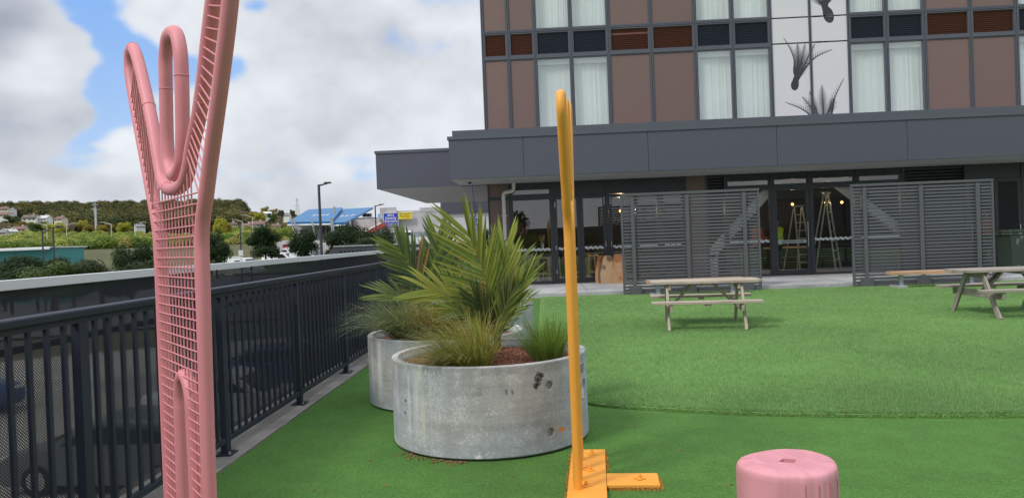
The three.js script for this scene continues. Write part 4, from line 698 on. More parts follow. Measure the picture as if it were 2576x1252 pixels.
// ---------------------------------------------------------------- tussocks
function makeTussock(label, pos, o) {
  const { n, L, spread, wind, w, colors, seed, base = 0.06, sag = 0.8 } = o, f = rng(seed), sets = colors.map(() => []);
  const t = thing('grass_tussock', label, 'grass', pos);
  for (let i = 0; i < n; i++) {
    const a = f() * 6.28, tilt = Math.pow(f(), 0.7) * spread, l = L * rr(0.55, 1.12, f), r = Math.sqrt(f()) * base, b = V(Math.cos(a) * r, -0.01, Math.sin(a) * r);
    const dir = V(Math.cos(a) * Math.sin(tilt), Math.cos(tilt), Math.sin(a) * Math.sin(tilt)).addScaledVector(wind, rr(0.5, 1.2, f)).normalize(), flat = V(dir.x, 0, dir.z), side = V(-dir.z, 0, dir.x); if (side.length() < 0.01) side.set(1, 0, 0); side.normalize().applyAxisAngle(UPV, rr(-0.8, 0.8, f));
    const q = [], segs = 7, s = sag * rr(0.5, 1.4, f);
    for (let k = 0; k <= segs; k++) { const u = k / segs, p = b.clone().addScaledVector(dir, l * u).addScaledVector(flat, l * 0.25 * s * u * u).add(V(0, -l * 0.42 * s * u * u * u, 0)); const ww = w * (1 - u * 0.85); q.push(p.clone().addScaledVector(side, ww), p.clone().addScaledVector(side, -ww)); }
    const pos2 = sets[Math.floor(f() * colors.length)];
    for (let k = 0; k < segs; k++) { const A = q[2 * k], B = q[2 * k + 1], C = q[2 * k + 2], D = q[2 * k + 3]; for (const p of [A, B, C, C, B, D]) pos2.push(p.x, p.y, p.z); }
  }
  sets.forEach((s, i) => { const g = new THREE.BufferGeometry(); g.setAttribute('position', new THREE.Float32BufferAttribute(s, 3)); g.computeVertexNormals(); part(t, 'blades', g, colors[i]).userData.kind = 'stuff'; });
  if (o.seedheads) { const g = []; for (let i = 0; i < o.seedheads; i++) { const a = f() * 6.28, h = rr(0.5, 1, f) * L, p = V(Math.cos(a) * 0.12, h * 0.85, Math.sin(a) * 0.12).addScaledVector(wind, h * 1.0); for (let k = 0; k < 5; k++) g.push(new THREE.IcosahedronGeometry(0.003, 0).scale(1, 1.8, 1).translate(p.x + rr(-0.02, 0.02, f), p.y + rr(-0.03, 0.03, f), p.z + rr(-0.02, 0.02, f))); } part(t, 'seed_heads', merge(g), mat(rgb(0.34, 0.26, 0.12), 0.9)).userData.kind = 'stuff'; }
  return t;
}
const yel = [leaf(0.36, 0.34, 0.06, 0.45, 0.92, 0.5), leaf(0.26, 0.3, 0.05, 0.45, 0.92, 0.5), leaf(0.45, 0.36, 0.08, 0.45, 0.92, 0.5), leaf(0.17, 0.23, 0.04, 0.45, 0.92, 0.5)], grn = [leaf(0.18, 0.29, 0.035, 0.45, 0.92, 0.5), leaf(0.24, 0.34, 0.05, 0.45, 0.92, 0.5), leaf(0.12, 0.21, 0.03, 0.45, 0.92, 0.5)], blu = [leaf(0.27, 0.34, 0.14, 0.45, 0.92, 0.5), leaf(0.34, 0.38, 0.14, 0.45, 0.92, 0.5), leaf(0.13, 0.18, 0.07, 0.45, 0.92, 0.5)], gold = [leaf(0.44, 0.33, 0.05, 0.45, 0.92, 0.5), leaf(0.36, 0.3, 0.05, 0.45, 0.92, 0.5), leaf(0.22, 0.23, 0.04, 0.45, 0.92, 0.5)];
makeTussock('big feathery yellow-green tussock at the front left of the nearest planter', [-0.6, 0.58, -5.7], { n: 1300, L: 0.62, spread: 0.78, wind: V(-0.5, -0.02, 0.1), w: 0.0034, colors: yel, seed: 301, base: 0.15, seedheads: 30 });
makeTussock('upright bright green tussock at the right of the nearest planter', [-0.02, 0.6, -5.9], { n: 700, L: 0.45, spread: 0.68, wind: V(-0.08, 0, 0.05), w: 0.0032, colors: grn, seed: 302, base: 0.1, sag: 0.5 });
makeTussock('blue-green tussock spilling leftwards from the second planter', [-1.33, 0.6, -7.3], { n: 1200, L: 0.76, spread: 0.85, wind: V(-0.35, 0, 0.1), w: 0.0038, colors: blu, seed: 303, base: 0.1 });
makeTussock('golden tussock in the second planter under the palm fronds', [-0.92, 0.6, -7.05], { n: 1100, L: 0.66, spread: 0.65, wind: V(-0.4, 0.12, 0.05), w: 0.0038, colors: gold, seed: 304, base: 0.1 });
makeTussock('small green tussock in the third planter', [-0.62, 0.61, -9.75], { n: 320, L: 0.32, spread: 0.5, wind: V(-0.1, 0, 0), w: 0.0022, colors: grn, seed: 305, base: 0.06 });
makeTussock('small green tussock in the farthest planter', [-0.6, 0.61, -11.3], { n: 320, L: 0.42, spread: 0.5, wind: V(0.05, 0, 0), w: 0.0024, colors: grn, seed: 306, base: 0.06 });
// ---------------------------------------------------------------- slatted screens
function makeScreen(label, x0, postX) {
  const w = 3.45, h = 2.56, t = thing('slatted_screen', label, 'screen', [x0 + w / 2, 0, -19.45]), f = rng(x0 * 10 | 0);
  const post = merge([bx(0.09, 2.42, 0.05, 0, 1.27, 0.03, 0.004), bx(0.34, 0.24, 0.016, 0, 0.14, 0.063, 0.003), bx(0.1, 0.2, 0.1, 0, 0.1, 0.0)]), bolts = merge([[-0.12, 0.2], [0.12, 0.2], [-0.12, 0.08], [0.12, 0.08]].map(([a, b]) => new THREE.CylinderGeometry(0.012, 0.012, 0.012, 6).rotateX(Math.PI / 2).translate(a, b, 0.077)));
  for (const x of postX) { const p = part(t, 'post', post, M.screen); p.position.x = x - x0 - w / 2; part(p, 'bolts', bolts, M.screen); }
  part(t, 'frame', merge([bx(0.05, h - 0.14, 0.06, -w / 2 + 0.025, h / 2 + 0.02, -0.028), bx(0.05, h - 0.14, 0.06, w / 2 - 0.025, h / 2 + 0.02, -0.028), bx(w, 0.06, 0.07, 0, h - 0.02, -0.02), bx(w, 0.05, 0.06, 0, 0.065, -0.028)]), M.screen);
  const n = 29;
  for (let i = 0; i < n; i++) { const m = part(t, 'slat', slatGeo, M.screens[Math.floor(f() * 3)]); m.position.set(0, 0.135 + i * 0.0825, -0.02); m.rotation.set(rr(-0.06, 0.06, f), 0, rr(-0.0006, 0.0006, f)); }
  return t;
}
const slatGeo = bx(3.345, 0.056, 0.02, 0, 0, 0, 0.004);
makeScreen('grey slatted screen behind the left picnic table', 1.9, [2.19, 3.55, 4.965]);
makeScreen('grey slatted screen on the right, behind the timber bench', 7.6, [7.915, 9.285, 10.65]);

// ---------------------------------------------------------------- picnic tables
function makeTable(label, m) {
  const t = thing('picnic_table', label, 'picnic table', [0, 0, 0], 0, 'weathered picnic tables on the lawn'), f = rng(m === M.wood ? 4 : 6), L = 1.66;
  const wiggle = () => rr(-0.012, 0.012, f);
  for (let i = 0; i < 5; i++) { const q = part(t, 'tabletop_board', bx(L + 0.05 * (i % 2) + wiggle() * 3, 0.042, 0.138, wiggle() * 3, 0.722 + wiggle() * 0.25, (i - 2) * 0.147, 0.006), m); q.rotation.x = wiggle() * 0.6; }
  for (const s of [-1, 1]) {
    part(t, 'seat_board', bx(L + wiggle(), 0.042, 0.145, wiggle(), 0.432, s * 0.70, 0.006), m); part(t, 'seat_board', bx(L + wiggle(), 0.042, 0.075, wiggle(), 0.431, s * 0.585, 0.006), m);
    part(t, 'seat_batten', bx(0.09, 0.035, 0.2, 0.02, 0.393, s * 0.65, 0.004), m);
  }
  part(t, 'batten', bx(0.09, 0.04, 0.62, 0.02, 0.68, 0, 0.004), m);
  for (const s of [-1, 1]) {
    const x = s * 0.575;
    for (const q of [-1, 1]) part(t, 'leg', plank(V(x, -0.01, q * 0.70), V(x, 0.70, q * 0.22), 0.092, 0.042, V(1, 0, 0), 0.005), m);
    part(t, 'crossbeam', bx(0.042, 0.115, 1.5, x - s * 0.043, 0.352, 0, 0.006), m);
    part(t, 'top_bearer', bx(0.042, 0.095, 0.66, x - s * 0.043, 0.653, 0, 0.006), m);
    part(t, 'brace', plank(V(x - s * 0.10, 0.36, 0.0), V(x - s * 0.42, 0.69, 0.0), 0.115, 0.042, V(s, 1, 0), 0.005), m);
  }
  return t;
}
const tableA = makeTable('pale weathered picnic table standing before the left slatted screen', M.wood); tableA.position.set(2.5, 0.028, -12.55); tableA.rotation.y = R(-7);
const tableB = makeTable('greyer picnic table at the right edge, in front of the timber bench', M.woodGrey); tableB.position.set(7.48, 0.028, -12.75); tableB.rotation.y = R(-1);

// ---------------------------------------------------------------- benches
function makeBench(label, x, z, w) {
  const t = thing('bench', label, 'bench', [x, 0.028, z], 0, 'timber benches on steel legs before the screens');
  for (let i = 0; i < 4; i++) part(t, 'seat_board', bx(w, 0.075, 0.092, 0, 0.345, (i - 1.5) * 0.102, 0.004), M.woodWarm);
  for (const s of [-1, 1]) { part(t, 'leg', merge([bx(0.09, 0.25, 0.075, s * (w / 2 - 0.26), 0.175, 0, 0.004), bx(0.3, 0.008, 0.36, s * (w / 2 - 0.26), 0.303, 0)]), M.galv); part(t, 'foot_block', bx(0.22, 0.07, 0.5, s * (w / 2 - 0.2), 0.02, 0, 0.006), M.concrete); }
  return t;
}
makeBench('timber bench on galvanised legs in front of the right slatted screen', 9.25, -18.75, 2.15);
makeBench('bench on pale steel legs mostly hidden behind the left picnic table', 3.55, -18.75, 2.3);

// ---------------------------------------------------------------- things on the terrace
{
  const blk = (pts, d, name, label, x, z, turn, m) => { const s = new THREE.Shape(); s.moveTo(...pts[0]); s.splineThru(pts.slice(1).map(([a, b]) => new THREE.Vector2(a, b))); s.closePath(); const g = new THREE.ExtrudeGeometry(s, { depth: d, bevelEnabled: true, bevelSize: 0.006, bevelThickness: 0.006, bevelSegments: 2, curveSegments: 30 }); g.translate(0, 0.006, -d / 2); const t = thing(name, label, 'timber block', [x, 0.12, z], turn); part(t, 'block', muv(g), m); return t; };
  const pale = mat(rgb(1, 1, 1), 0.8, { map: rep(tex(512, 512, (u, v) => { const b = smooth(pfbm(u, v, 4, 201, 4), 0.5, 0.68), g = pn(u, v * 0.2, 60, 203), k = 0.85 + 0.25 * (g - 0.5); return [lerp(0.58, 0.2, b) * k, lerp(0.40, 0.12, b) * k, lerp(0.24, 0.07, b) * k]; }), 1) });
  const warm = mat(rgb(1, 1, 1), 0.8, { map: rep(tex(512, 512, (u, v) => { const b = smooth(pfbm(u, v, 4, 211, 4), 0.42, 0.62), g = pn(u, v * 0.2, 60, 213), k = 0.85 + 0.25 * (g - 0.5); return [lerp(0.55, 0.42, b) * k, lerp(0.33, 0.17, b) * k, lerp(0.18, 0.07, b) * k]; }), 1) });
  const hg = [[0.02, 0], [0.0, 0.25], [0.05, 0.5], [0.1, 0.72], [0.15, 0.8], [0.3, 0.8], [0.36, 0.7], [0.33, 0.4], [0.34, 0.05], [0.33, 0], [0.1, 0]];
  blk(hg, 0.16, 'timber_block', 'pale sooty timber block with wavy edges beside the glass doors', 1.57, -22.72, 0.1, pale);
  blk([[0.0, 0], [0.0, 0.3], [0.04, 0.55], [0.07, 0.78], [0.12, 0.81], [0.3, 0.8], [0.36, 0.76], [0.37, 0.4], [0.38, 0.05], [0.37, 0], [0.1, 0]], 0.16, 'timber_block', 'orange-brown timber block leaning at the edge of the left screen', 1.9, -22.62, 0.02, warm);
  blk(hg.map(([a, b]) => [a * 0.9, b]), 0.14, 'timber_block', 'narrow timber block half behind the pale one at the doors', 1.46, -22.98, 0.5, warm);
  // downpipe
  const d = thing('downpipe', 'white downpipe bending from the soffit down the brown corner pier', 'downpipe', [-1.25, 0.12, -23.4]);
  wpart(d, 'pipe', new THREE.TubeGeometry(new THREE.CatmullRomCurve3([V(-0.93, 3.24, -23.44), V(-0.93, 3.1, -23.44), V(-0.955, 3.02, -23.44), V(-1.03, 2.985, -23.44), V(-1.15, 2.97, -23.44), V(-1.225, 2.94, -23.44), V(-1.25, 2.86, -23.44), V(-1.25, 2.6, -23.44), V(-1.25, 1.5, -23.44), V(-1.25, 0.13, -23.44)], false, 'centripetal'), 120, 0.055, 16), M.pipe);
  for (const y of [2.25, 0.7]) wpart(d, 'clip', merge([new THREE.CylinderGeometry(0.06, 0.06, 0.035, 16).translate(-1.25, y, -23.44), bb(-1.35, -1.15, y - 0.012, y + 0.012, -23.59, -23.5)]), M.pipe);
  wpart(d, 'collar', merge([new THREE.CylinderGeometry(0.062, 0.062, 0.06, 16).translate(-1.25, 2.8, -23.44), new THREE.CylinderGeometry(0.062, 0.062, 0.05, 16).translate(-0.93, 3.19, -23.44)]), M.pipe);
  // camera dome and a blue strap hung from the soffit
  const c = thing('security_camera', 'small dark dome camera under the canopy corner', 'security camera', [-2.11, 3.23, -21.8]);
  part(c, 'base', new THREE.CylinderGeometry(0.075, 0.075, 0.03, 20).translate(0, -0.012, 0), M.pipe); part(c, 'dome', new THREE.SphereGeometry(0.062, 18, 10, 0, 6.29, Math.PI / 2, Math.PI / 2).translate(0, -0.027, 0), M.carGlass);
  const s = thing('blue_strap', 'blue strap with a knotted end hanging under the canopy', 'strap', [-2.15, 3.24, -23.1]);
  const bl = mat(rgb(0.03, 0.1, 0.5), 0.6);
  part(s, 'strap', tube([V(0, 0, 0), V(-0.03, -0.25, -0.3), V(-0.05, -0.6, -0.9), V(-0.06, -0.95, -1.3)], 0.01, 30, 5), bl);
  part(s, 'knot', merge([tube([V(-0.06, -0.9, -1.3), V(-0.13, -1.0, -1.3), V(-0.02, -1.05, -1.3), V(-0.12, -1.16, -1.3), V(-0.02, -1.2, -1.3)], 0.022, 24, 6), tube([V(-0.02, -1.2, -1.3), V(-0.03, -1.4, -1.32), V(0.0, -1.55, -1.3)], 0.009, 12, 5)]), bl);
  // plastic barrier
  const b = thing('plastic_barrier', 'orange-red plastic barrier behind the palm at the building corner', 'barrier', [-2.05, 0.1, -26.2], 0.15), bw = 1.1;
  part(b, 'panel', merge([bx(bw, 0.16, 0.05, 0, 1.0, 0, 0.012), bx(bw, 0.08, 0.05, 0, 0.86, 0, 0.012), bx(bw, 0.1, 0.05, 0, 0.24, 0, 0.012), ...[-0.5, -0.36, -0.22, -0.08, 0.06, 0.2, 0.34, 0.48].map((x) => bx(0.055, 0.54, 0.04, x, 0.55, 0, 0.01)), bx(0.18, 0.05, 0.05, -0.25, 1.1, 0, 0.015), bx(0.18, 0.05, 0.05, 0.25, 1.1, 0, 0.015)]), M.barrierRed);
  for (const x of [-0.35, 0.35]) part(b, 'foot', bx(0.12, 0.1, 0.5, x, 0.05, 0, 0.02), M.barrierRed);
  // wheelie bin
  const w = thing('wheelie_bin', 'scuffed dark green wheelie bin with orange paint marks at the right edge', 'bin', [13.35, 0.12, -22.4], 0.1);
  const bin = new THREE.CylinderGeometry(0.5, 0.38, 1.02, 4, 6).rotateY(Math.PI / 4).scale(1.28, 1, 0.95);
  const scuff = mat(rgb(1, 1, 1), 0.6, { map: rep(tex(256, 256, (u, v) => { const n = smooth(pfbm(u, v * 0.4, 8, 221, 5), 0.52, 0.7); return [lerp(0.03, 0.2, n), lerp(0.05, 0.23, n), lerp(0.035, 0.21, n)]; }), 1) });
  part(w, 'body', muv(bin.toNonIndexed().translate(0, 0.55, 0)), scuff).geometry.computeVertexNormals();
  part(w, 'lid', merge([bx(1.0, 0.05, 0.76, 0, 1.09, 0, 0.02), bx(0.9, 0.04, 0.6, 0, 1.125, 0, 0.018)]), scuff); part(w, 'rim', bx(0.97, 0.06, 0.72, 0, 1.03, 0, 0.015), scuff);
  for (const x of [-0.36, 0.36]) part(w, 'wheel', new THREE.CylinderGeometry(0.1, 0.1, 0.05, 18).rotateZ(Math.PI / 2).translate(x, 0.1, -0.3), M.tyre);
  const num = lettering('1/M1', 0.19); num.rotateZ(-0.15); num.translate(-0.05, 0.66, 0.0); num.rotateX(-0.075); num.translate(0.1, 0, 0.352); part(w, 'paint_marks', num, mat(rgb(0.7, 0.12, 0.04), 0.8));
}

// ---------------------------------------------------------------- inside the ground floor
const FL = 0.14;
{
  const makeStool = (label, x, z, turn) => { const t = thing('bar_stool', label, 'stool', [x, FL, z], turn, 'timber bar stools inside the glass'); part(t, 'seat', bx(0.36, 0.035, 0.34, 0, 0.76, 0, 0.008), M.oak); for (const a of [-1, 1]) for (const b of [-1, 1]) part(t, 'leg', plank(V(a * 0.19, 0, b * 0.19), V(a * 0.15, 0.745, b * 0.14), 0.042, 0.042, V(0, 0, 1), 0.004), M.oak); part(t, 'footrest', merge([bx(0.32, 0.04, 0.025, 0, 0.26, 0.18), bx(0.32, 0.04, 0.025, 0, 0.26, -0.18), bx(0.025, 0.04, 0.32, 0.182, 0.3, 0), bx(0.025, 0.04, 0.32, -0.182, 0.3, 0)]), M.oak); return t; };
  const s0 = makeStool('timber bar stool behind the corner window, beside the board stack', -0.12, -24.5, 0.1);
  copyOf(s0, 'timber bar stool just behind the right side of the corner window', [0.2, FL, -24.75], 0.25); copyOf(s0, 'timber bar stool behind the left leaf of the folding doors', [0.85, FL, -24.5], -0.05); copyOf(s0, 'timber bar stool behind the folding doors beside the timber blocks', [1.46, FL, -24.45], 0.05); copyOf(s0, 'timber bar stool farther inside, seen through the corner window', [0.1, FL, -25.6], 0.6); copyOf(s0, 'timber bar stool farther inside, seen through the folding doors', [1.5, FL, -25.8], 0.3); copyOf(s0, 'timber bar stool behind the door leaf next to the screen', [2.3, FL, -24.8], 0.2);
  const f = rng(61);
  let y = FL; const lbl = ['lowest', 'second', 'third', 'fourth', 'fifth', 'sixth', 'seventh', 'eighth', 'ninth', 'tenth', 'eleventh'];
  for (let i = 0; i < 11; i++) { const h = i > 7 ? 0.09 : 0.075, t = thing('timber_board', `${lbl[i]} board from the floor in the stack behind the corner window`, 'board', [-0.74 + rr(-0.03, 0.03, f), y + 0.0005, -24.4], rr(-0.03, 0.03, f)); part(t, 'board', bx(0.58 - (i % 3) * 0.03 + (i > 6 ? 0.06 : 0), h - 0.006, 0.9, 0, h / 2, 0, 0.006), i % 2 ? M.oak : M.woodWarm); y += h; }
  const tb = thing('high_table', 'dark high table behind the corner window', 'table', [0.4, FL, -25.3]); part(tb, 'tabletop', bx(2.4, 0.06, 0.7, 0, 1.03, 0, 0.006), M.frameDark); for (const x of [-1.1, 1.1]) part(tb, 'leg', bx(0.07, 1.0, 0.5, x, 0.5, 0), M.frameDark);
  const tc = thing('timber_table', 'timber table inside behind the main glass door', 'table', [8.0, FL, -26.8]); part(tc, 'tabletop', bx(2.6, 0.05, 0.8, 0, 0.74, 0, 0.006), M.oak); for (const x of [-1.2, 1.2]) for (const z of [-0.33, 0.33]) part(tc, 'leg', bx(0.06, 0.715, 0.06, x, 0.357, z), M.oak);
  const ld = rgb(0.5, 0.56, 0.53), lm = mat(ld, 0.45, { metalness: 0.3 });
  const ladder = (label, x, z, turn, h) => { const t = thing('step_ladder', label, 'ladder', [x, FL, z], turn); for (const s of [-1, 1]) { part(t, 'stile', plank(V(s * 0.25, 0, 0.32), V(s * 0.15, h, 0.02), 0.05, 0.022, V(1, 0, 0), 0.002), lm); part(t, 'rear_leg', plank(V(s * 0.27, 0, -0.5), V(s * 0.15, h - 0.05, -0.03), 0.04, 0.02, V(1, 0, 0), 0.002), lm); } for (let i = 1; i < 8; i++) { const k = i / 8; part(t, 'tread', bx(2 * lerp(0.25, 0.15, k) - 0.02, 0.03, 0.08, 0, h * k, lerp(0.32, 0.02, k), 0.003), lm); } part(t, 'top_cap', bx(0.34, 0.05, 0.2, 0, h + 0.02, 0, 0.006), lm); return t; };
  ladder('pale aluminium step ladder standing behind the main glass door', 8.35, -25.8, 0.35, 2.1); ladder('second aluminium step ladder behind the window right of the door', 9.2, -25.6, 0.9, 2.5);
  const bulb = (label, x, y2, z, power = 0.9) => { const t = thing('pendant_lamp', label, 'lamp', [x, 3.1, z], 0, 'warm pendant bulbs over the bar'); part(t, 'cord', bar(V(0, 0, 0), V(0, y2 - 3.1 + 0.07, 0), 0.006), M.black); part(t, 'socket', new THREE.CylinderGeometry(0.022, 0.022, 0.06, 10).translate(0, y2 - 3.1 + 0.07, 0), M.black); part(t, 'lamp_bulb', new THREE.SphereGeometry(0.045, 14, 10).translate(0, y2 - 3.1, 0), new THREE.MeshStandardMaterial({ color: 0x000000, emissive: rgb(1, 0.5, 0.14), emissiveIntensity: 3.2, roughness: 0.4 })); const l = new THREE.PointLight(rgb(1, 0.72, 0.42), power); l.name = 'bulb_light'; l.position.set(0, y2 - 3.1, 0); l.castShadow = true; l.shadow.radius = 2; t.add(l); };
  bulb('lit pendant bulb behind the main glass door', 8.3, 2.34, -26.2); bulb('lit pendant bulb left of the two behind the window right of the door', 9.4, 2.35, -26.2); bulb('lit pendant bulb nearest the right screen', 9.93, 2.34, -26.2); bulb('lit pendant bulb seen through the middle of the left slatted screen', 5.0, 2.3, -26.5); bulb('lit pendant bulb seen through the left end of the left slatted screen', 2.5, 2.33, -25.7, 6);
  const cs = thing('shop_vase', 'small pale vase of dried flowers on the dark high table', 'vase', [-0.14, 1.2, -25.25]); part(cs, 'vase', new THREE.LatheGeometry([[0.0, 0], [0.05, 0], [0.06, 0.08], [0.035, 0.16], [0.04, 0.18]].map(([a, b]) => new THREE.Vector2(a, b)), 20), M.frost); { const g = []; for (let i = 0; i < 16; i++) { const a = f() * 6.28; g.push(bar(V(0, 0.16, 0), V(Math.cos(a) * 0.1, 0.32 + f() * 0.12, Math.sin(a) * 0.1), 0.003, 0.006, 5)); } part(cs, 'flowers', merge(g), M.oak); }
}
// ---------------------------------------------------------------- people
function blobMesh(bones, res, pad = 0.06, k = 0.035) {   // tapered capsules joined by a smooth minimum, meshed as one surface
  const lo = V(1e9, 1e9, 1e9), hi = V(-1e9, -1e9, -1e9);
  for (const [a, b, r0, r1] of bones) for (const [p, r] of [[a, r0], [b, r1]]) { lo.min(V(p.x - r, p.y - r, p.z - r)); hi.max(V(p.x + r, p.y + r, p.z + r)); }
  const c = lo.clone().add(hi).multiplyScalar(0.5), s = Math.max(hi.x - lo.x, hi.y - lo.y, hi.z - lo.z) / 2 + pad, mc = new MarchingCubes(res, M.black, false, false, 90000), p = new THREE.Vector3(), q = new THREE.Vector3(), ab = new THREE.Vector3();
  mc.isolation = 0;
  for (let z = 0; z < res; z++) for (let y = 0; y < res; y++) for (let x = 0; x < res; x++) {
    p.set((x - res / 2) / (res / 2), (y - res / 2) / (res / 2), (z - res / 2) / (res / 2)).multiplyScalar(s).add(c);
    let d = 1e3;
    for (const [a, b, r0, r1] of bones) { ab.subVectors(b, a); q.subVectors(p, a); const t = clamp(q.dot(ab) / Math.max(1e-6, ab.lengthSq()), 0, 1), e = q.addScaledVector(ab, -t).length() - lerp(r0, r1, t), h = clamp(0.5 + 0.5 * (e - d) / k, 0, 1); d = lerp(e, d, h) - k * h * (1 - h); }
    mc.field[x + y * res + z * res * res] = -d;
  }
  mc.update();
  const g = new THREE.BufferGeometry(), n = mc.count;
  g.setAttribute('position', new THREE.BufferAttribute(mc.positionArray.slice(0, n * 3), 3)); g.setAttribute('normal', new THREE.BufferAttribute(mc.normalArray.slice(0, n * 3), 3));
  g.scale(s, s, s); g.translate(c.x, c.y, c.z); g.computeVertexNormals();
  return g;
}
function makePerson(label, pos, turn, o) {
  const t = thing('person', label, 'person', pos, turn), J = { hipL: V(-0.09, 0.92, 0), hipR: V(0.09, 0.92, 0), kneeL: V(-0.11, 0.5, 0.03), kneeR: V(0.1, 0.5, 0.05), ankL: V(-0.12, 0.09, -0.02), ankR: V(0.11, 0.09, 0.02), neck: V(0, 1.46, 0), head: V(0, 1.61, 0.02), shL: V(-0.19, 1.4, 0), shR: V(0.19, 1.4, 0), elL: V(-0.27, 1.13, 0.02), elR: V(0.26, 1.13, 0.05), wrL: o.reach ? V(-0.2, 1.08, 0.28) : V(-0.27, 0.88, 0.1), wrR: o.reach ? V(0.16, 1.12, 0.3) : V(0.27, 0.88, 0.12) };
  const arm = (s, e, w) => { const d = w.clone().sub(e).normalize(), out = [[s, e, 0.05, 0.04], [e, w, 0.038, 0.027], [w, w.clone().addScaledVector(d, 0.09), 0.028, 0.024]]; const side = V(d.y, -d.x, 0).normalize(); for (let i = 0; i < 4; i++) { const b = w.clone().addScaledVector(d, 0.085).addScaledVector(side, (i - 1.5) * 0.017); out.push([b, b.clone().addScaledVector(d, 0.065 + 0.012 * (i === 1 || i === 2)), 0.0095, 0.008]); } out.push([w.clone().addScaledVector(d, 0.02), w.clone().addScaledVector(d, 0.07).addScaledVector(side, 0.045), 0.012, 0.009]); return out; };
  const bones = [[J.hipL, J.kneeL, 0.088, 0.058], [J.kneeL, J.ankL, 0.056, 0.038], [J.ankL, V(J.ankL.x - 0.02, 0.04, J.ankL.z + 0.17), 0.042, 0.035], [J.hipR, J.kneeR, 0.088, 0.058], [J.kneeR, J.ankR, 0.056, 0.038], [J.ankR, V(J.ankR.x + 0.02, 0.04, J.ankR.z + 0.17), 0.042, 0.035], [V(-0.06, 0.95, 0), V(0.06, 0.95, 0), 0.12, 0.12], [V(0, 1.0, 0), V(0, 1.28, 0), 0.125, 0.145], [V(-0.11, 1.33, 0), V(0.11, 1.33, 0), 0.1, 0.1], [J.shL, J.shR, 0.055, 0.055], [J.neck, V(0, 1.54, 0.01), 0.052, 0.05], ...arm(J.shL, J.elL, J.wrL), ...arm(J.shR, J.elR, J.wrR), [V(0, 1.59, 0.025), V(0, 1.66, 0.0), 0.072, 0.092], [V(0, 1.54, 0.06), V(0, 1.6, 0.05), 0.035, 0.05], [V(0, 1.6, 0.095), V(0, 1.585, 0.112), 0.012, 0.014], [V(-0.088, 1.61, 0), V(-0.095, 1.6, -0.01), 0.02, 0.02], [V(0.088, 1.61, 0), V(0.095, 1.6, -0.01), 0.02, 0.02]];
  const g = blobMesh(bones, o.res), p = g.attributes.position, col = new Float32Array(p.count * 3);
  for (let i = 0; i < p.count; i++) { const y = p.getY(i), z = p.getZ(i), x = Math.abs(p.getX(i)), armPart = x > 0.2 && y < 1.32 && y > 0.6; let c = y < 0.1 ? [0.03, 0.03, 0.03] : y < 0.96 && !armPart ? o.legs : o.top; if (y > 1.49) c = o.skin; else if (armPart && y < (o.reach ? 1.11 : 1.0)) c = o.skin; if (o.reach && z > 0.2 && y > 1) c = o.skin; if (z > 0.098 && Math.abs(y - 1.548) < 0.006 && x < 0.025) c = [0.3, 0.1, 0.09]; if (z > 0.07 && Math.abs(y - 1.625) < 0.008 && x > 0.02 && x < 0.045) c = [0.04, 0.03, 0.03]; col.set(c, i * 3); }
  g.setAttribute('color', new THREE.BufferAttribute(col, 3));
  part(t, 'body', g, new THREE.MeshStandardMaterial({ vertexColors: true, roughness: 0.85 }));
  const hair = new THREE.SphereGeometry(0.103, 18, 12, 0, 6.29, 0, 1.75); { const q = hair.attributes.position; for (let i = 0; i < q.count; i++) if (q.getZ(i) > 0.03 && q.getY(i) < 0.055) q.setZ(i, 0.03); } hair.computeVertexNormals(); hair.translate(0, 1.655, -0.005); part(t, 'hair', hair, mat(rgb(0.03, 0.02, 0.015), 0.8));
  if (o.vest) { const v = blobMesh([[V(-0.04, 1.0, 0), V(0.04, 1.0, 0), 0.15, 0.15], [V(0, 1.0, 0), V(0, 1.28, 0), 0.142, 0.162], [V(-0.11, 1.35, 0), V(0.11, 1.35, 0), 0.11, 0.11]], 28, 0.06, 0.05); part(t, 'vest', v, mat(o.vest, 0.8)); part(t, 'reflective_band', new THREE.TorusGeometry(0.158, 0.014, 6, 32).rotateX(Math.PI / 2).scale(1.06, 1.6, 1.04).translate(0, 1.1, 0), mat(rgb(0.6, 0.6, 0.58), 0.4)); }
  return t;
}
makePerson('person in an orange high-visibility vest inside, behind the edge of the left screen', [6.66, 0.14, -24.55], 1.9, { res: 64, legs: [0.03, 0.03, 0.05], top: [0.5, 0.08, 0.02], skin: [0.3, 0.16, 0.1], vest: rgb(0.85, 0.12, 0.02), reach: true });
makePerson('person in a yellow high-visibility vest inside, at the left of the main glass door', [7.3, 0.14, -24.6], -2.6, { res: 64, legs: [0.03, 0.03, 0.04], top: [0.05, 0.06, 0.09], skin: [0.3, 0.16, 0.1], vest: rgb(0.6, 0.75, 0.04), reach: true });
makePerson('person in an orange jacket inside, past the right edge of the right screen', [14.6, 0.14, -26.2], -0.4, { res: 64, legs: [0.03, 0.03, 0.05], top: [0.75, 0.1, 0.02], skin: [0.3, 0.16, 0.1], reach: true });

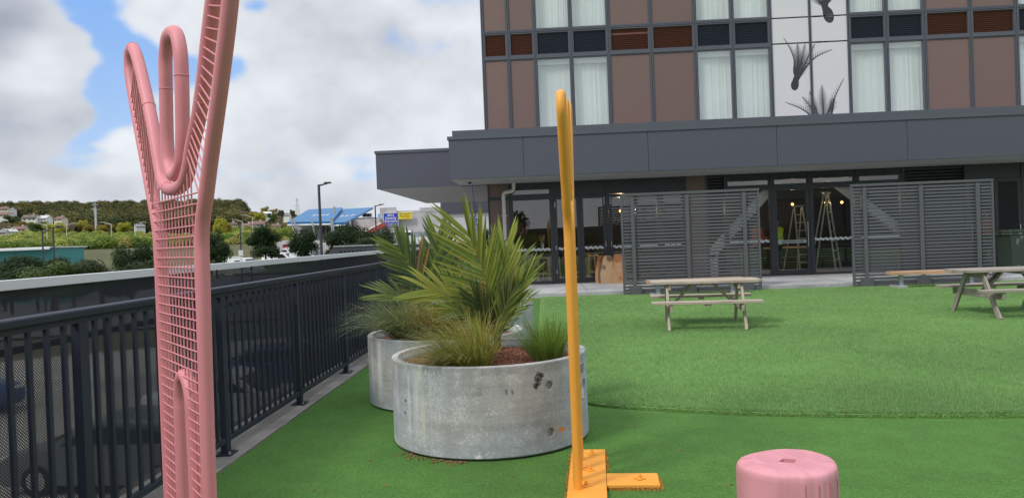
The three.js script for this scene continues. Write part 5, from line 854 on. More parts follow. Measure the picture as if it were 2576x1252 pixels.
// ---------------------------------------------------------------- vehicles
// side outlines run along +x from tail (0) to nose (L); y up
function makeVehicle(kind, label, paint, pos, turn, group) {
  const K = {
    car: { L: 4.4, W: 1.74, body: [[0, 0.35], [0.02, 0.75], [0.1, 0.98], [0.6, 1.03], [1.1, 1.03], [3.2, 0.98], [4.1, 0.83], [4.36, 0.66], [4.4, 0.4], [4.3, 0.25], [0.1, 0.25]], cab: [[0.35, 1.0], [0.95, 1.42], [2.2, 1.47], [2.6, 1.4], [3.35, 0.97]], wheels: [0.85, 3.55], win: [[0.62, 1.05], [1.02, 1.36], [2.18, 1.4], [2.5, 1.34], [3.05, 1.03]] },
    van: { L: 4.8, W: 1.8, body: [[0, 0.35], [0.0, 1.1], [0.05, 1.15], [3.7, 1.15], [4.55, 1.0], [4.76, 0.75], [4.8, 0.4], [4.7, 0.28], [0.1, 0.28]], cab: [[0.0, 1.1], [0.08, 1.86], [0.3, 1.95], [3.1, 1.95], [3.35, 1.88], [4.1, 1.12]], wheels: [0.95, 3.85], win: [[2.4, 1.18], [2.4, 1.76], [3.15, 1.78], [3.75, 1.2]] },
    ute: { L: 5.2, W: 1.84, body: [[0, 0.5], [0.0, 1.08], [1.75, 1.1], [3.6, 1.12], [4.8, 1.02], [5.15, 0.85], [5.2, 0.55], [5.1, 0.4], [0.1, 0.4]], cab: [[1.62, 1.08], [1.85, 1.72], [2.1, 1.8], [3.05, 1.78], [3.3, 1.7], [3.95, 1.1]], wheels: [1.05, 4.15], win: [[1.95, 1.13], [2.08, 1.66], [3.05, 1.7], [3.25, 1.62], [3.65, 1.14]] },
  }[kind];
  const t = thing(kind === 'car' ? 'parked_car' : kind === 'van' ? 'parked_van' : 'parked_ute', label, kind === 'ute' ? 'pickup truck' : kind, pos, turn, group);
  const shape = (pts) => { const s = new THREE.Shape(); pts.forEach(([x, y], i) => (i ? s.lineTo(x - K.L / 2, y) : s.moveTo(x - K.L / 2, y))); s.closePath(); return s; };
  const ex = (pts, w, bev) => new THREE.ExtrudeGeometry(shape(pts), { depth: w - 2 * bev, bevelEnabled: true, bevelSize: bev, bevelThickness: bev, bevelSegments: 2 }).translate(0, 0, -(w - 2 * bev) / 2);
  part(t, 'body', ex(K.body, K.W, 0.05), paint);
  const cab = ex(K.cab, K.W - 0.16, 0.05); { const p = cab.attributes.position; for (let i = 0; i < p.count; i++) { const k = clamp((p.getY(i) - 1.0) / 0.8, 0, 1); p.setZ(i, p.getZ(i) * (1 - 0.1 * k)); } cab.computeVertexNormals(); } part(t, 'cab', cab, paint);
  for (const s of [-1, 1]) part(t, 'side_window', new THREE.ExtrudeGeometry(shape(K.win), { depth: 0.02, bevelEnabled: false }).translate(0, 0, -0.01).rotateX(s * 0.07).translate(0, 0, s * ((K.W - 0.16) / 2 - 0.012)), M.carGlass);
  const wsA = K.cab[K.cab.length - 2], wsB = K.cab[K.cab.length - 1]; part(t, 'windscreen', plank(V(wsA[0] - K.L / 2 + 0.1, wsA[1] - 0.03, 0), V(wsB[0] - K.L / 2 + 0.03, wsB[1] + 0.08, 0), K.W - 0.34, 0.06, V(1, 1, 0)), M.carGlass);
  const rA = K.cab[0], rB = K.cab[1]; part(t, 'rear_window', plank(V(rA[0] - K.L / 2 - (kind === 'van' ? 0.045 : 0.0), lerp(rA[1], rB[1], 0.3), 0), V(rB[0] - K.L / 2 - 0.035, rB[1] - 0.06, 0), K.W - 0.4, 0.05, V(-1, 0.3, 0)), M.carGlass);
  for (const x of K.wheels) for (const s of [-1, 1]) { const w = part(t, 'wheel', new THREE.CylinderGeometry(0.32, 0.32, 0.2, 22).rotateX(Math.PI / 2), M.tyre); w.position.set(x - K.L / 2, 0.32, s * (K.W / 2 - 0.07)); part(w, 'rim', new THREE.CylinderGeometry(0.19, 0.21, 0.02, 14).rotateX(Math.PI / 2).translate(0, 0, s * 0.105), M.steel); }
  for (const s of [-1, 1]) { part(t, 'headlight', bx(0.08, 0.12, 0.34, K.L / 2 - 0.03, 0.72, s * (K.W / 2 - 0.24), 0.02), M.white); part(t, 'tail_light', bx(0.06, 0.2, 0.16, -K.L / 2 - 0.02, 0.9, s * (K.W / 2 - 0.14), 0.02), M.redPaint); }
  if (kind !== 'car') part(t, 'roof_rack', merge([...[0.25, 0.6].map((k) => bx(0.05, 0.05, K.W - 0.3, lerp(K.cab[1][0], K.cab[3][0], k) - K.L / 2, K.cab[2][1] + 0.14, 0)), ...[-1, 1].map((s) => bx(1.9, 0.04, 0.04, lerp(K.cab[1][0], K.cab[3][0], 0.45) - K.L / 2, K.cab[2][1] + 0.18, s * 0.6)), ...[0.25, 0.6].flatMap((k) => [-1, 1].map((s) => bx(0.04, 0.14, 0.04, lerp(K.cab[1][0], K.cab[3][0], k) - K.L / 2, K.cab[2][1] + 0.06, s * 0.6)))]), M.white);
  return t;
}
const onLand = (x, y, depth, lift = 0) => { const p = at(x, y, depth); return [p.x, landHeight(p.x, p.z) + lift, p.z]; };
const atLow = (x, z) => [x, -3.35, z];
{
  const g = 'vehicles parked down in the car park';
  const low = [['car', 'blue car parked nearest below the left end of the balustrade', M.carBlue, -19.5, -10.5, 0.05], ['car', 'white car beside the blue one, seen through the perforated screen', M.carWhite, -19.4, -13.2, 3.1], ['car', 'grey car parked behind the left baluster panel', M.carGrey, -19.6, -16, 0], ['car', 'dark red car in the car park row beyond the pink figure', M.carRed, -19.5, -18.5, 3.12], ['van', 'white van in the lower car park row beyond the pink figure', M.carWhite, -19.6, -21.1, 0.03], ['car', 'second blue car far along the lower car park row', M.carBlue, -19.5, -23.6, 0], ['car', 'silver grey car close below the balustrade', M.carGrey, -9.2, -16, 3.1], ['car', 'white car close below the balustrade', M.carWhite, -9.0, -21.2, 0], ['car', 'blue car at the far end of the near row', M.carBlue, -9.1, -26.4, 0]];
  for (const [k, l, m, x, z, a] of low) makeVehicle(k, l, m, atLow(x, z), a, g);
  const up = (kind, label, px, py, depth, drop, a, paint = M.carWhite) => { const p = at(px, py, depth); makeVehicle(kind, label, paint, [p.x, p.y - drop, p.z], a, 'vehicles on the road beyond the balustrade'); };
  up('ute', 'white ute with dark windows parked in front of the red roller door', 728, 625, 108, 1.82, 2.5);
  up('van', 'white van with a roof rack left of the dark lamp post', 705, 635, 104, 1.98, -0.15);
  up('van', 'white van nearest the dark lamp post, behind the white rail', 775, 635, 100, 1.98, -0.2);
  up('van', 'white van roof showing above the rail under the sign post', 602, 649, 75, 1.98, -0.2);
  up('car', 'small white car between the ute and the vans, behind the white rail', 755, 634, 112, 1.6, 0.2);
}

// ---------------------------------------------------------------- lamps and pylons
function makeLamp(name, label, top, h, armDir, arm, m, r = 0.075, angled = 0, group) {
  const t = thing(name, label, 'lamp post', [top.x, top.y - h, top.z], 0, group);
  part(t, 'pole', new THREE.CylinderGeometry(r * 0.75, r, h, 12).translate(0, h / 2, 0), m); part(t, 'pole_base', new THREE.CylinderGeometry(r * 1.35, r * 1.35, 0.9, 12).translate(0, 0.45, 0), m);
  const d = V(armDir.x, 0, armDir.z).normalize(), e = d.clone().multiplyScalar(arm).add(V(0, h + angled, 0));
  part(t, 'arm', bar(V(0, h - 0.06, 0), e, r * 0.55, r * 0.4), m);
  const head = bx(arm * 0.65, 0.09, 0.26, 0, 0, 0, 0.03); head.rotateY(-Math.atan2(d.z, d.x)); head.translate(e.x - d.x * arm * 0.15, e.y + 0.01, e.z - d.z * arm * 0.15); part(t, 'lamp_head', head, m);
  return t;
}
const right = V(1, 0, -0.1), left = V(-1, 0, 0.1);
makeLamp('lamp_post', 'tall dark lamp post in front of the blue roofed building', at(801, 464, 45), 8.0, right, 0.62, M.lampPole, 0.1, 0.08, 'dark lamp posts');
makeLamp('lamp_post', 'dark lamp post left of the blue doctors sign', at(943, 517, 85), 7.5, right, 0.85, M.lampPole, 0.1, 0.1, 'dark lamp posts');
{ const l = makeLamp('lamp_post', 'slim dark lamp post carrying two white signs', at(602, 557, 60), 5.2, right, 0.4, M.lampPole, 0.06, 0.06, 'dark lamp posts'); part(l, 'sign_plate', bx(0.36, 0.42, 0.03, 0.02, 2.75, 0.09), M.white); part(l, 'sign_plate', bx(0.22, 0.55, 0.03, 0, 2.2, 0.09), M.white); }
makeLamp('lamp_post', 'dark lamp post over the teal roof, left of its pair', at(104, 581, 48), 5, right, 0.4, M.lampPole, 0.06, 0.03, 'dark lamp posts');
makeLamp('lamp_post', 'dark lamp post over the teal roof, right of its pair', at(131, 571, 44), 5, right, 0.42, M.lampPole, 0.065, 0.03, 'dark lamp posts');
for (const [x, y, bx2, dep, lbl] of [[115.5, 566, left, 190, 'white street lamp arching left before the yellow-green tree'], [165, 566, right, 200, 'white street lamp arching right by the bare tree'], [278, 563, left, 190, 'white street lamp arching left right of the pylon'], [338, 564, right, 195, 'white street lamp beside the pink sculpture'], [634, 545, left, 190, 'white street lamp before the round yellow-green tree'], [609, 556, left, 210, 'thin white street lamp behind the sign post']]) makeLamp('street_lamp', lbl, at(x, y, dep), 6.5, bx2, 2.4, M.lampWhite, 0.12, 0.5, 'white street lamps on the far road');
{ const p = at(238, 523, 330), base = landHeight(p.x, p.z) - 1; const t = thing('monopole', 'slim white pole in front of the lattice pylon', 'pole', [p.x, base, p.z]); part(t, 'pole', new THREE.CylinderGeometry(0.35, 0.55, p.y - base, 10).translate(0, (p.y - base) / 2, 0), M.lampWhite); }
function makePylon(label, x, y, depth, thick) {
  const p = at(x, y, depth), base = landHeight(p.x, p.z) - 2, H = p.y - base, t = thing('lattice_pylon', label, 'pylon', [p.x, base, p.z], 0.5), g = [], w = (k) => lerp(H * 0.095, H * 0.012, Math.pow(k, 0.8)), c = (k) => [[1, 1], [1, -1], [-1, -1], [-1, 1]].map(([a, b]) => V(a * w(k), k * H, b * w(k)));
  const n = 9; for (let i = 0; i < n; i++) { const A = c(i / n), B = c((i + 1) / n); for (let j = 0; j < 4; j++) { g.push(bar(A[j], B[j], thick, thick, 4), bar(A[j], B[(j + 1) % 4], thick * 0.7, thick * 0.7, 4), bar(A[(j + 1) % 4], B[j], thick * 0.7, thick * 0.7, 4)); } }
  part(t, 'tower', merge(g), M.galv); for (const k of [0.66, 0.8, 0.94]) part(t, 'cross_arm', merge([bar(V(-H * 0.085, k * H, 0), V(H * 0.085, k * H, 0), thick, thick, 4), bar(V(-H * 0.085, k * H, 0), V(0, k * H + H * 0.035, 0), thick * 0.8, thick * 0.8, 4), bar(V(H * 0.085, k * H, 0), V(0, k * H + H * 0.035, 0), thick * 0.8, thick * 0.8, 4)]), M.galv);
}
makePylon('lattice power pylon standing before the wooded hill', 237, 510, 420, 0.2);
makePylon('faint distant pylon left of the blue roof', 746, 498, 900, 0.07);

// ---------------------------------------------------------------- buildings beyond
{
  // building with two overlapping blue roofs
  const D = 105, P = (x, y, d = D) => at(x, y, d * 1.25), o = P(830, 640), t = thing('blue_roof_building', 'building with two overlapping sloping blue roofs on raking steel props', 'building', [o.x, o.y, o.z]);
  const sheet = (pts, th) => { const n = new THREE.Vector3().crossVectors(pts[1].clone().sub(pts[0]), pts[3].clone().sub(pts[0])).normalize(); if (n.y < 0) n.negate(); const g = new THREE.BufferGeometry(), q = [...pts.map((p) => p.clone()), ...pts.map((p) => p.clone().addScaledVector(n, -th))], f = [[0, 1, 2, 3], [7, 6, 5, 4], [0, 4, 5, 1], [1, 5, 6, 2], [2, 6, 7, 3], [3, 7, 4, 0]], v = []; for (const [a, b, c, d] of f) for (const k of [a, b, c, a, c, d]) v.push(q[k].x, q[k].y, q[k].z); g.setAttribute('position', new THREE.Float32BufferAttribute(v, 3)); g.computeVertexNormals(); return muv(g); };
  // each roof: near eave left, near eave right, far ridge right, far ridge left
  const r1 = [P(725, 614 - 0 + (-0), 96), P(838, 611, 96), P(950, 556, 116), P(818, 564, 116)].map((p) => p), A = [P(722, 613.5, 97), P(836, 611.5, 97), P(947, 557.5, 118), P(817, 566, 118)];
  void r1;
  const up = (p, dy) => p.clone().add(V(0, dy, 0));
  const px = (x, y, d) => P(x, y, d);
  const roofA = [px(722, 558.5, 97), px(833, 556.5, 97), px(861, 521.5, 116), px(775, 526.5, 116)], roofB = [px(826, 560.5, 98), px(868, 558.8, 98), px(938, 521, 119), px(850, 526, 119)];
  wpart(t, 'roof', sheet(roofA, 0.35), M.blueRoof, 'left blue roof'); wpart(t, 'roof', sheet(roofB, 0.35), M.blueRoof, 'right blue roof');
  for (const [a, b] of [[roofA[0], roofA[1]], [roofB[0], roofB[1]]]) wpart(t, 'gutter', bar(up(a, -0.5), up(b, -0.5), 0.16, 0.16, 8), M.white);
  for (const [x0, y0, x1, y1] of [[732, 551, 746, 625], [739, 552, 752, 625], [783, 551, 793, 600], [830, 548, 842, 625], [834, 549, 847, 625], [879, 550, 884, 585]]) wpart(t, 'prop', bar(px(x0, y0, 96.5), px(x1, y1, 96.5), 0.14, 0.14, 8), M.galv);
  wpart(t, 'roof_vent', bar(px(841, 537, 98), px(840, 520, 98), 0.2, 0.2, 10), M.galv);
  const stone = mat(rgb(1, 1, 1), 0.9, { map: rep(tex(512, 512, (u, v) => { const n = pn(u, v, 32, 301), m = pfbm(u, v, 16, 303, 4), k = 0.5 + 0.7 * n + 0.5 * (m - 0.5); return [0.2 * k, 0.175 * k, 0.16 * k]; }), 0.15) });
  const wallBox = (x0, x1, y0, y1, d0, dep, m, name = 'wall', label) => { const a = px(x0, y1, d0), b = px(x1, y0, d0); const g = bb(Math.min(a.x, b.x), Math.max(a.x, b.x), a.y, b.y, a.z - dep, a.z); return wpart(t, name, g, m, label); };
  wallBox(776, 826, 560, 640, 101, 9, M.whiteWall); wallBox(826, 868, 562, 645, 100, 10, stone, 'wall', 'stone-faced wall'); wallBox(866, 955, 549, 645, 104, 14, M.whiteWall); wallBox(745, 776, 566, 640, 103, 8, M.whiteWall);
  wallBox(818, 834, 576, 583, 99.6, 0.4, M.carGlass, 'window'); wallBox(755, 770, 576, 590, 102.6, 0.4, M.carGlass, 'window'); wallBox(804, 812, 570, 588, 100.6, 0.4, M.carGlass, 'window'); wallBox(876, 886, 562, 570, 103.5, 0.4, M.carGlass, 'window'); wallBox(934, 941, 572, 600, 103.6, 0.4, M.carBlue, 'door');
  // white marks lettered on the two roofs, too slanted to read
  const mark = (roof, u, v, du) => { const p = (a, b) => roof[0].clone().lerp(roof[1], a).lerp(roof[3].clone().lerp(roof[2], a), b).add(V(0, 0.06, 0)); return bar(p(u, v), p(u + du, v + 0.07), 0.12, 0.12, 5); };
  wpart(t, 'roof_marks', merge([0.42, 0.53, 0.64, 0.75].map((u) => mark(roofA, u, 0.36, 0.05))), M.white); wpart(t, 'roof_marks', merge([[0.35, 0.33], [0.55, 0.33], [0.75, 0.36]].map(([u, v]) => mark(roofB, u, v, 0.08))), M.white);
  // lower walls in front: pale retaining wall with a red roller door
  const rw = thing('retaining_wall', 'long pale wall below the blue roofed building, with a red roller door', 'wall', (() => { const p = px(800, 650, 92); return [p.x, p.y, p.z]; })());
  { const a = px(696, 660, 92), b = px(960, 600, 92); wpart(rw, 'wall', bb(a.x, b.x, a.y - 1, b.y + 0.1, a.z - 0.5, a.z), M.whiteWall); const c = px(711, 640, 91.5), e = px(740, 614, 91.5); const door = wpart(rw, 'roller_door', bb(c.x, e.x, c.y - 1, e.y, c.z - 0.15, c.z), M.redPaint); for (let i = 0; i < 8; i++) wpart(rw, 'slat', bb(c.x + 0.05, e.x - 0.05, lerp(c.y, e.y, i / 8) + 0.02, lerp(c.y, e.y, (i + 0.6) / 8), c.z + 0.002, c.z + 0.03), M.redPaint, undefined, door); const f = px(704, 642, 91), h = px(750, 613, 91); wpart(rw, 'capping', bb(f.x, h.x, h.y, h.y + 0.6, h.z - 0.3, h.z + 0.2), M.whiteWall); }

  // big pale box with the signs
  const S = 132, s0 = at(1100, 640, S), b = thing('shop_building', 'big pale windowless shop building carrying the blue and yellow signs', 'building', [s0.x, s0.y, s0.z]);
  const q = (x, y, d = S) => at(x, y, d), L = q(962, 640), TL = q(964, 537), TR = q(1300, 530);
  wpart(b, 'wall', bb(L.x, TR.x + 14, L.y - 3, TL.y, L.z - 30, L.z), M.whiteWall); wpart(b, 'parapet', bb(L.x - 0.05, q(1056, 530).x, TL.y + 0.002, TL.y + 0.35, L.z - 29.9, L.z + 0.06), M.whiteWall);
  wpart(b, 'parapet', bb(q(1056, 530).x + 0.004, TR.x + 14, TL.y + 0.002, TL.y + 0.75, L.z - 29.9, L.z + 0.05), M.whiteWall);
  { const a = q(961, 560, S), c = q(966, 527, S); wpart(b, 'sign_tower', bb(a.x - 0.2, a.x + 2.6, L.y - 2, c.y + 0.3, L.z + 0.08, L.z + 0.6), M.whiteWall); }
  { const a = q(951, 575, 133), c = q(961, 537, 133); wpart(b, 'blue_panel', bb(a.x, c.x, a.y - 2, c.y, a.z - 6, a.z), mat(rgb(0.14, 0.4, 0.75), 0.5)); }
  // a red lean-to roof left of the signs
  { const e = [q(903, 593, 128), q(959, 563, 128), q(959, 566, 132), q(903, 597, 132)].map((p) => p); wpart(b, 'lean_to_roof', sheet([e[0], e[1], up(e[1], 0.4).add(V(0, 0, -5)), up(e[0], 0.4).add(V(0, 0, -5))], 0.5), M.redPaint); wpart(b, 'lean_to_edge', bar(up(e[0], 0.15), up(e[1], 0.15), 0.12, 0.12, 6), M.white); }
  for (const [x, y] of [[1220, 533]]) { const p = q(x, y); wpart(b, 'roof_vent', bx(0.7, 0.6, 0.7, p.x, TL.y + 1.0, p.z - 2), M.galv); }
  // signs
  const sign = (name, label, x0, y0, x1, y1, base, lines, ink) => {
    const a = q(x0, y1, S - 0.8), c = q(x1, y0, S - 0.8), w = c.x - a.x, h = Math.abs(c.y - a.y), t2 = thing(name, label, 'sign', [(a.x + c.x) / 2, (a.y + c.y) / 2, L.z + 0.75]);
    part(t2, 'board', bx(w, h, 0.12, 0, 0, 0, 0.02), mat(base, 0.5));
    for (const [text, size, y, f, maxW] of lines) { const g = lettering(text, size * h, f); const bb2 = g.boundingBox, k = Math.min(1, maxW * w / (bb2.max.x - bb2.min.x)); g.applyMatrix4(new THREE.Matrix4().set(k, 0.18, 0, 0, 0, 1, 0, 0, 0, 0, 1, 0, 0, 0, 0, 1)); g.computeBoundingBox(); g.translate(-(g.boundingBox.max.x + g.boundingBox.min.x) / 2, y * h, 0.064); part(t2, 'lettering', g, ink); }
    return t2;
  };
  const wb = sign('blue_sign', 'blue sign reading Wiri Family Doctors on the shop building', 966, 535.5, 1001, 568, rgb(0.02, 0.045, 0.42), [['Wiri', 0.21, 0.24, font, 0.9], ['Family', 0.21, 0.0, font, 0.9], ['Doctors', 0.21, -0.24, font, 0.94], ['Ph: 09-263 9622', 0.105, -0.43, font, 0.9]], M.white);
  part(wb, 'edge', (() => { const g = wb.children[0].geometry.boundingBox ?? (wb.children[0].geometry.computeBoundingBox(), wb.children[0].geometry.boundingBox), w = g.max.x, h = g.max.y; return merge([bx(2 * w + 0.12, 0.06, 0.14, 0, h + 0.03, 0), bx(2 * w + 0.12, 0.06, 0.14, 0, -h - 0.03, 0), bx(0.06, 2 * h, 0.14, -w - 0.03, 0, 0), bx(0.06, 2 * h, 0.14, w + 0.03, 0, 0)]); })(), M.white);
  const ink = mat(rgb(0.05, 0.05, 0.06), 0.6);
  sign('yellow_sign', 'yellow sign reading Wiri Health Pharmacy beside the blue one', 1003, 533.5, 1036, 551.5, rgb(0.85, 0.68, 0.02), [['Wiri Health', 0.3, 0.14, font, 0.86], ['Pharmacy', 0.3, -0.2, font, 0.8], ['Ph: 09-263 9622', 0.14, -0.42, fontReg, 0.7]], ink);
  // raised parking deck before the shop: white wall, railing, a white box van and a blue one, two people
  const pd = thing('parking_deck', 'white walled parking deck in front of the shop building', 'wall', (() => { const p = q(1120, 650, 110); return [p.x, p.y, p.z]; })());
  { const a = q(1035, 660, 110), c = q(1300, 588, 110), ty = q(1035, 597, 110).y; wpart(pd, 'wall', bb(a.x, c.x + 10, a.y - 2, ty, a.z - 0.4, a.z), M.white); wpart(pd, 'deck', bb(a.x, c.x + 10, ty - 1.4, ty - 0.9, a.z - 17, a.z - 0.41), M.concrete); wpart(pd, 'glass_rail', bb(a.x, c.x + 10, ty + 0.004, ty + 0.75, a.z - 0.22, a.z - 0.2), phys(rgb(0.6, 0.66, 0.68), 0.15, { transmission: 0.75, thickness: 0 })); wpart(pd, 'rail', merge([...Array(16).keys()].map((i) => bb(a.x + i * 1.2, a.x + i * 1.2 + 0.05, ty + 0.004, ty + 0.8, a.z - 0.2 - 0.1, a.z - 0.2 - 0.05)).concat([bb(a.x, c.x + 10, ty + 0.8, ty + 0.85, a.z - 0.32, a.z - 0.25)])), M.galv);
    const vy = ty - 0.9; makeVehicle('van', 'white van on the parking deck under the yellow sign', M.carWhite, [q(1024, 590, 124).x, vy, q(1024, 590, 124).z], 1.75); makeVehicle('ute', 'blue pickup on the parking deck against the shop wall', M.carBlue, [q(1080, 590, 124).x, vy, q(1080, 590, 124).z], 0.1);
    makePerson('person in a green shirt walking on the parking deck under the signs', [q(1006, 590, 112).x, vy, q(1006, 590, 112).z], 1.2, { res: 40, legs: [0.05, 0.05, 0.07], top: [0.06, 0.3, 0.14], skin: [0.3, 0.17, 0.11] }); makePerson('person in a grey shirt walking on the parking deck behind the green shirt', [q(1017, 590, 112.3).x, vy, q(1017, 590, 112.3).z], 1.2, { res: 40, legs: [0.1, 0.1, 0.11], top: [0.4, 0.4, 0.42], skin: [0.3, 0.17, 0.11] }); }
  // plant on the roofs right of the blue roofed building
  const ac = thing('roof_plant', 'grey rooftop plant boxes right of the blue roofs', 'plant box', (() => { const p = q(925, 545, 112); return [p.x, p.y, p.z]; })()); for (const x of [918, 929]) { const p = q(x, 545, 146); wpart(ac, 'plant_box', bx(0.9, 0.7, 0.9, p.x, p.y + 0.3, p.z, 0.05), M.galv); wpart(ac, 'louvre', bx(0.7, 0.45, 0.05, p.x, p.y + 0.3, p.z + 0.47), M.lampPole); }
  const lb = thing('low_building', 'low pale building between the blue roofs and the signs', 'building', (() => { const p = q(925, 640, 114); return [p.x, p.y, p.z]; })()); { const a = q(884, 640, 148), c = q(944, 549, 148); wpart(lb, 'wall', bb(a.x, c.x, a.y - 3, c.y, a.z - 10, a.z), M.whiteWall); const w0 = q(931, 575, 147.8), w1 = q(940, 562, 147.8); wpart(lb, 'window', bb(w0.x, w1.x, w0.y, w1.y, w0.z, w0.z + 0.1), M.carGlass); wpart(lb, 'capping', bb(a.x, c.x, c.y + 0.003, c.y + 0.2, a.z - 10, a.z + 0.1), M.whiteWall); }
  // long teal-roofed shed at the far left
  const ts = thing('teal_shed', 'long low shed with a pale roof and teal walls behind the dark trees', 'shed', (() => { const p = at(70, 650, 52); return [p.x, p.y, p.z]; })()); { const a = at(-30, 636, 52), c = at(141, 622, 52), mid = (a.x + c.x) / 2, w = c.x - a.x, y0 = at(70, 632, 52).y; const rf = bx(w, 0.08, 4.2, mid, y0 + 0.22, a.z - 1.6); wpart(ts, 'roof', rf, M.white); wpart(ts, 'wall', bb(a.x + 0.1, c.x - 0.1, y0 - 4.5, y0 + 0.14, a.z - 3.4, a.z + 0.1), mat(rgb(0.05, 0.26, 0.25), 0.6)); wpart(ts, 'gutter', bb(a.x, c.x, y0 + 0.08, y0 + 0.17, a.z + 0.5, a.z + 0.62), M.white); }
  // dark solid parapet of the ramp beyond the rail
  const rp = thing('ramp_parapet', 'dark ramp parapet with a raked end and slotted openings behind the white rail', 'parapet', (() => { const p = at(1000, 660, 36); return [p.x, p.y, p.z]; })());
  { const a = at(826, 637, 36), c = at(840, 621.5, 36), e = at(1250, 608, 33.5), bot = a.y - 2.2; const s = new THREE.Shape(); s.moveTo(0, bot); s.lineTo(0, a.y); s.lineTo(c.x - a.x, c.y); s.lineTo(e.x - a.x, c.y - 0.02); s.lineTo(e.x - a.x, bot); s.closePath(); for (let i = 0; i < 7; i++) { const h = new THREE.Path(), x = 0.55 + i * 0.19, y = c.y - 0.2; h.moveTo(x, y); h.lineTo(x + 0.1, y); h.lineTo(x + 0.1, y - 0.42); h.lineTo(x, y - 0.42); h.closePath(); s.holes.push(h); } const g = new THREE.ExtrudeGeometry(s, { depth: 0.18, bevelEnabled: false }); g.translate(a.x, 0, a.z - 0.1); wpart(rp, 'wall', muv(g), mat(rgb(0.05, 0.055, 0.065), 0.8)); wpart(rp, 'handrail', bb(c.x, e.x, c.y + 0.003, c.y + 0.06, a.z - 0.14, a.z + 0.12), M.galv); }
}

// ---------------------------------------------------------------- trees
function leafCloud(o) {   // small leaf clusters through the volume of several lobes
  const { n, lobes, size, seed, flat = 1 } = o, f = rng(seed), pos = [], nrm = [];
  for (let i = 0; i < n; i++) {
    const L = lobes[Math.floor(f() * lobes.length)], u = f() * 2 - 1, a = f() * 6.28, rr2 = Math.pow(f(), 0.38), s = Math.sqrt(1 - u * u), c = V(L[0] + Math.cos(a) * s * rr2 * L[3], L[1] + u * rr2 * L[4], L[2] + Math.sin(a) * s * rr2 * L[3]);
    c.x += 0.1 * size * (f() - 0.5) * 8; c.y += 0.1 * size * (f() - 0.5) * 8;
    const out = V(Math.cos(a) * s, u + 0.35, Math.sin(a) * s).add(V(f() - 0.5, f() - 0.5, f() - 0.5).multiplyScalar(1.3)).normalize(), t = new THREE.Vector3().crossVectors(out, V(f() - 0.5, f() - 0.5, f() - 0.5)).normalize(), b = new THREE.Vector3().crossVectors(out, t), k = size * (0.55 + 0.9 * f());
    const p = [c.clone().addScaledVector(t, k), c.clone().addScaledVector(b, k * 0.55), c.clone().addScaledVector(t, -k), c.clone().addScaledVector(b, -k * 0.55)];
    for (const j of [0, 1, 2, 0, 2, 3]) { pos.push(p[j].x, p[j].y * flat, p[j].z); nrm.push(out.x, out.y, out.z); }
  }
  const g = new THREE.BufferGeometry(); g.setAttribute('position', new THREE.Float32BufferAttribute(pos, 3)); g.setAttribute('normal', new THREE.Float32BufferAttribute(nrm, 3));
  return g;
}
function lobesOf(seed, count, tall) { const f = rng(seed), l = [[0, 0.55 * tall, 0, 0.33, 0.3 * tall]]; for (let i = 0; i < count; i++) { const a = i * 2.4 + f(), r = rr(0.15, 0.34, f); l.push([Math.cos(a) * r, rr(0.22, 0.85, f) * tall, Math.sin(a) * r, rr(0.13, 0.24, f), rr(0.1, 0.2, f) * tall]); } return l; }
// unit trees: about 1 wide; scaled to size. crown shapes are shared between alike trees
const crowns = [0, 1, 2].map((i) => leafCloud({ n: 5000, lobes: lobesOf(500 + i, 15, 1.0), size: 0.03, seed: 600 + i }));
const fineCrowns = [0, 1].map((i) => leafCloud({ n: 11000, lobes: lobesOf(520 + i, 22, 1.0), size: 0.02, seed: 620 + i }));
const bareGeo = (() => { const f = rng(77), g = []; const grow = (p, d, l, r, k) => { const e = p.clone().addScaledVector(d, l); g.push(bar(p, e, r, r * 0.6, 4)); if (k > 0) for (let i = 0; i < 4; i++) grow(e, d.clone().add(V(f() - 0.5, f() * 0.5 - 0.1, f() - 0.5).multiplyScalar(1.5)).normalize(), l * 0.72, r * 0.58, k - 1); }; grow(V(0, 0, 0), V(0, 1, 0), 0.28, 0.03, 4); return merge(g); })();
const trunkGeo = merge([tube([V(0, -0.1, 0), V(0.01, 0.15, 0), V(-0.01, 0.35, 0.01), V(0.0, 0.55, 0)], 0.025, 12, 7), tube([V(0, 0.2, 0), V(0.1, 0.4, 0.05), V(0.2, 0.6, 0.08)], 0.013, 8, 5), tube([V(0, 0.25, 0), V(-0.1, 0.45, -0.05), V(-0.19, 0.62, -0.1)], 0.013, 8, 5)]);
const T = { dark: leaf(0.034, 0.062, 0.022, 0.3, 0.95, 0.3), darkWarm: leaf(0.055, 0.078, 0.03, 0.3, 0.95, 0.3), mid: leaf(0.08, 0.125, 0.032, 0.3, 0.95, 0.4), yellow: leaf(0.4, 0.38, 0.045, 0.3, 0.95, 0.4), olive: leaf(0.3, 0.24, 0.05, 0.3, 0.95, 0.4), lime: leaf(0.28, 0.36, 0.06, 0.3, 0.95, 0.4), conifer: leaf(0.04, 0.07, 0.035, 0.1, 0.8), bare: mat(rgb(0.3, 0.23, 0.17), 0.9) };
let ti = 0;
function makeTree(label, x, yBase, yTop, widthPx, depth, m, group, name = 'tree', fine = false) {
  const b = at(x, yBase, depth), tp = at(x, yTop, depth), H = tp.y - b.y, W = widthPx / FOC * depth, t = thing(name, label, name === 'shrub' ? 'shrub' : 'tree', [b.x, b.y, b.z], ti * 1.3, group);
  const c = part(t, 'crown', m === T.bare ? bareGeo : (fine ? fineCrowns[ti % 2] : crowns[ti % 3]), m); c.scale.set(W / 0.98, H / 0.98, W / 0.98);
  const tr = part(t, 'trunk', trunkGeo, M.bark); tr.scale.set(W, H, W);
  ti++; return t;
}
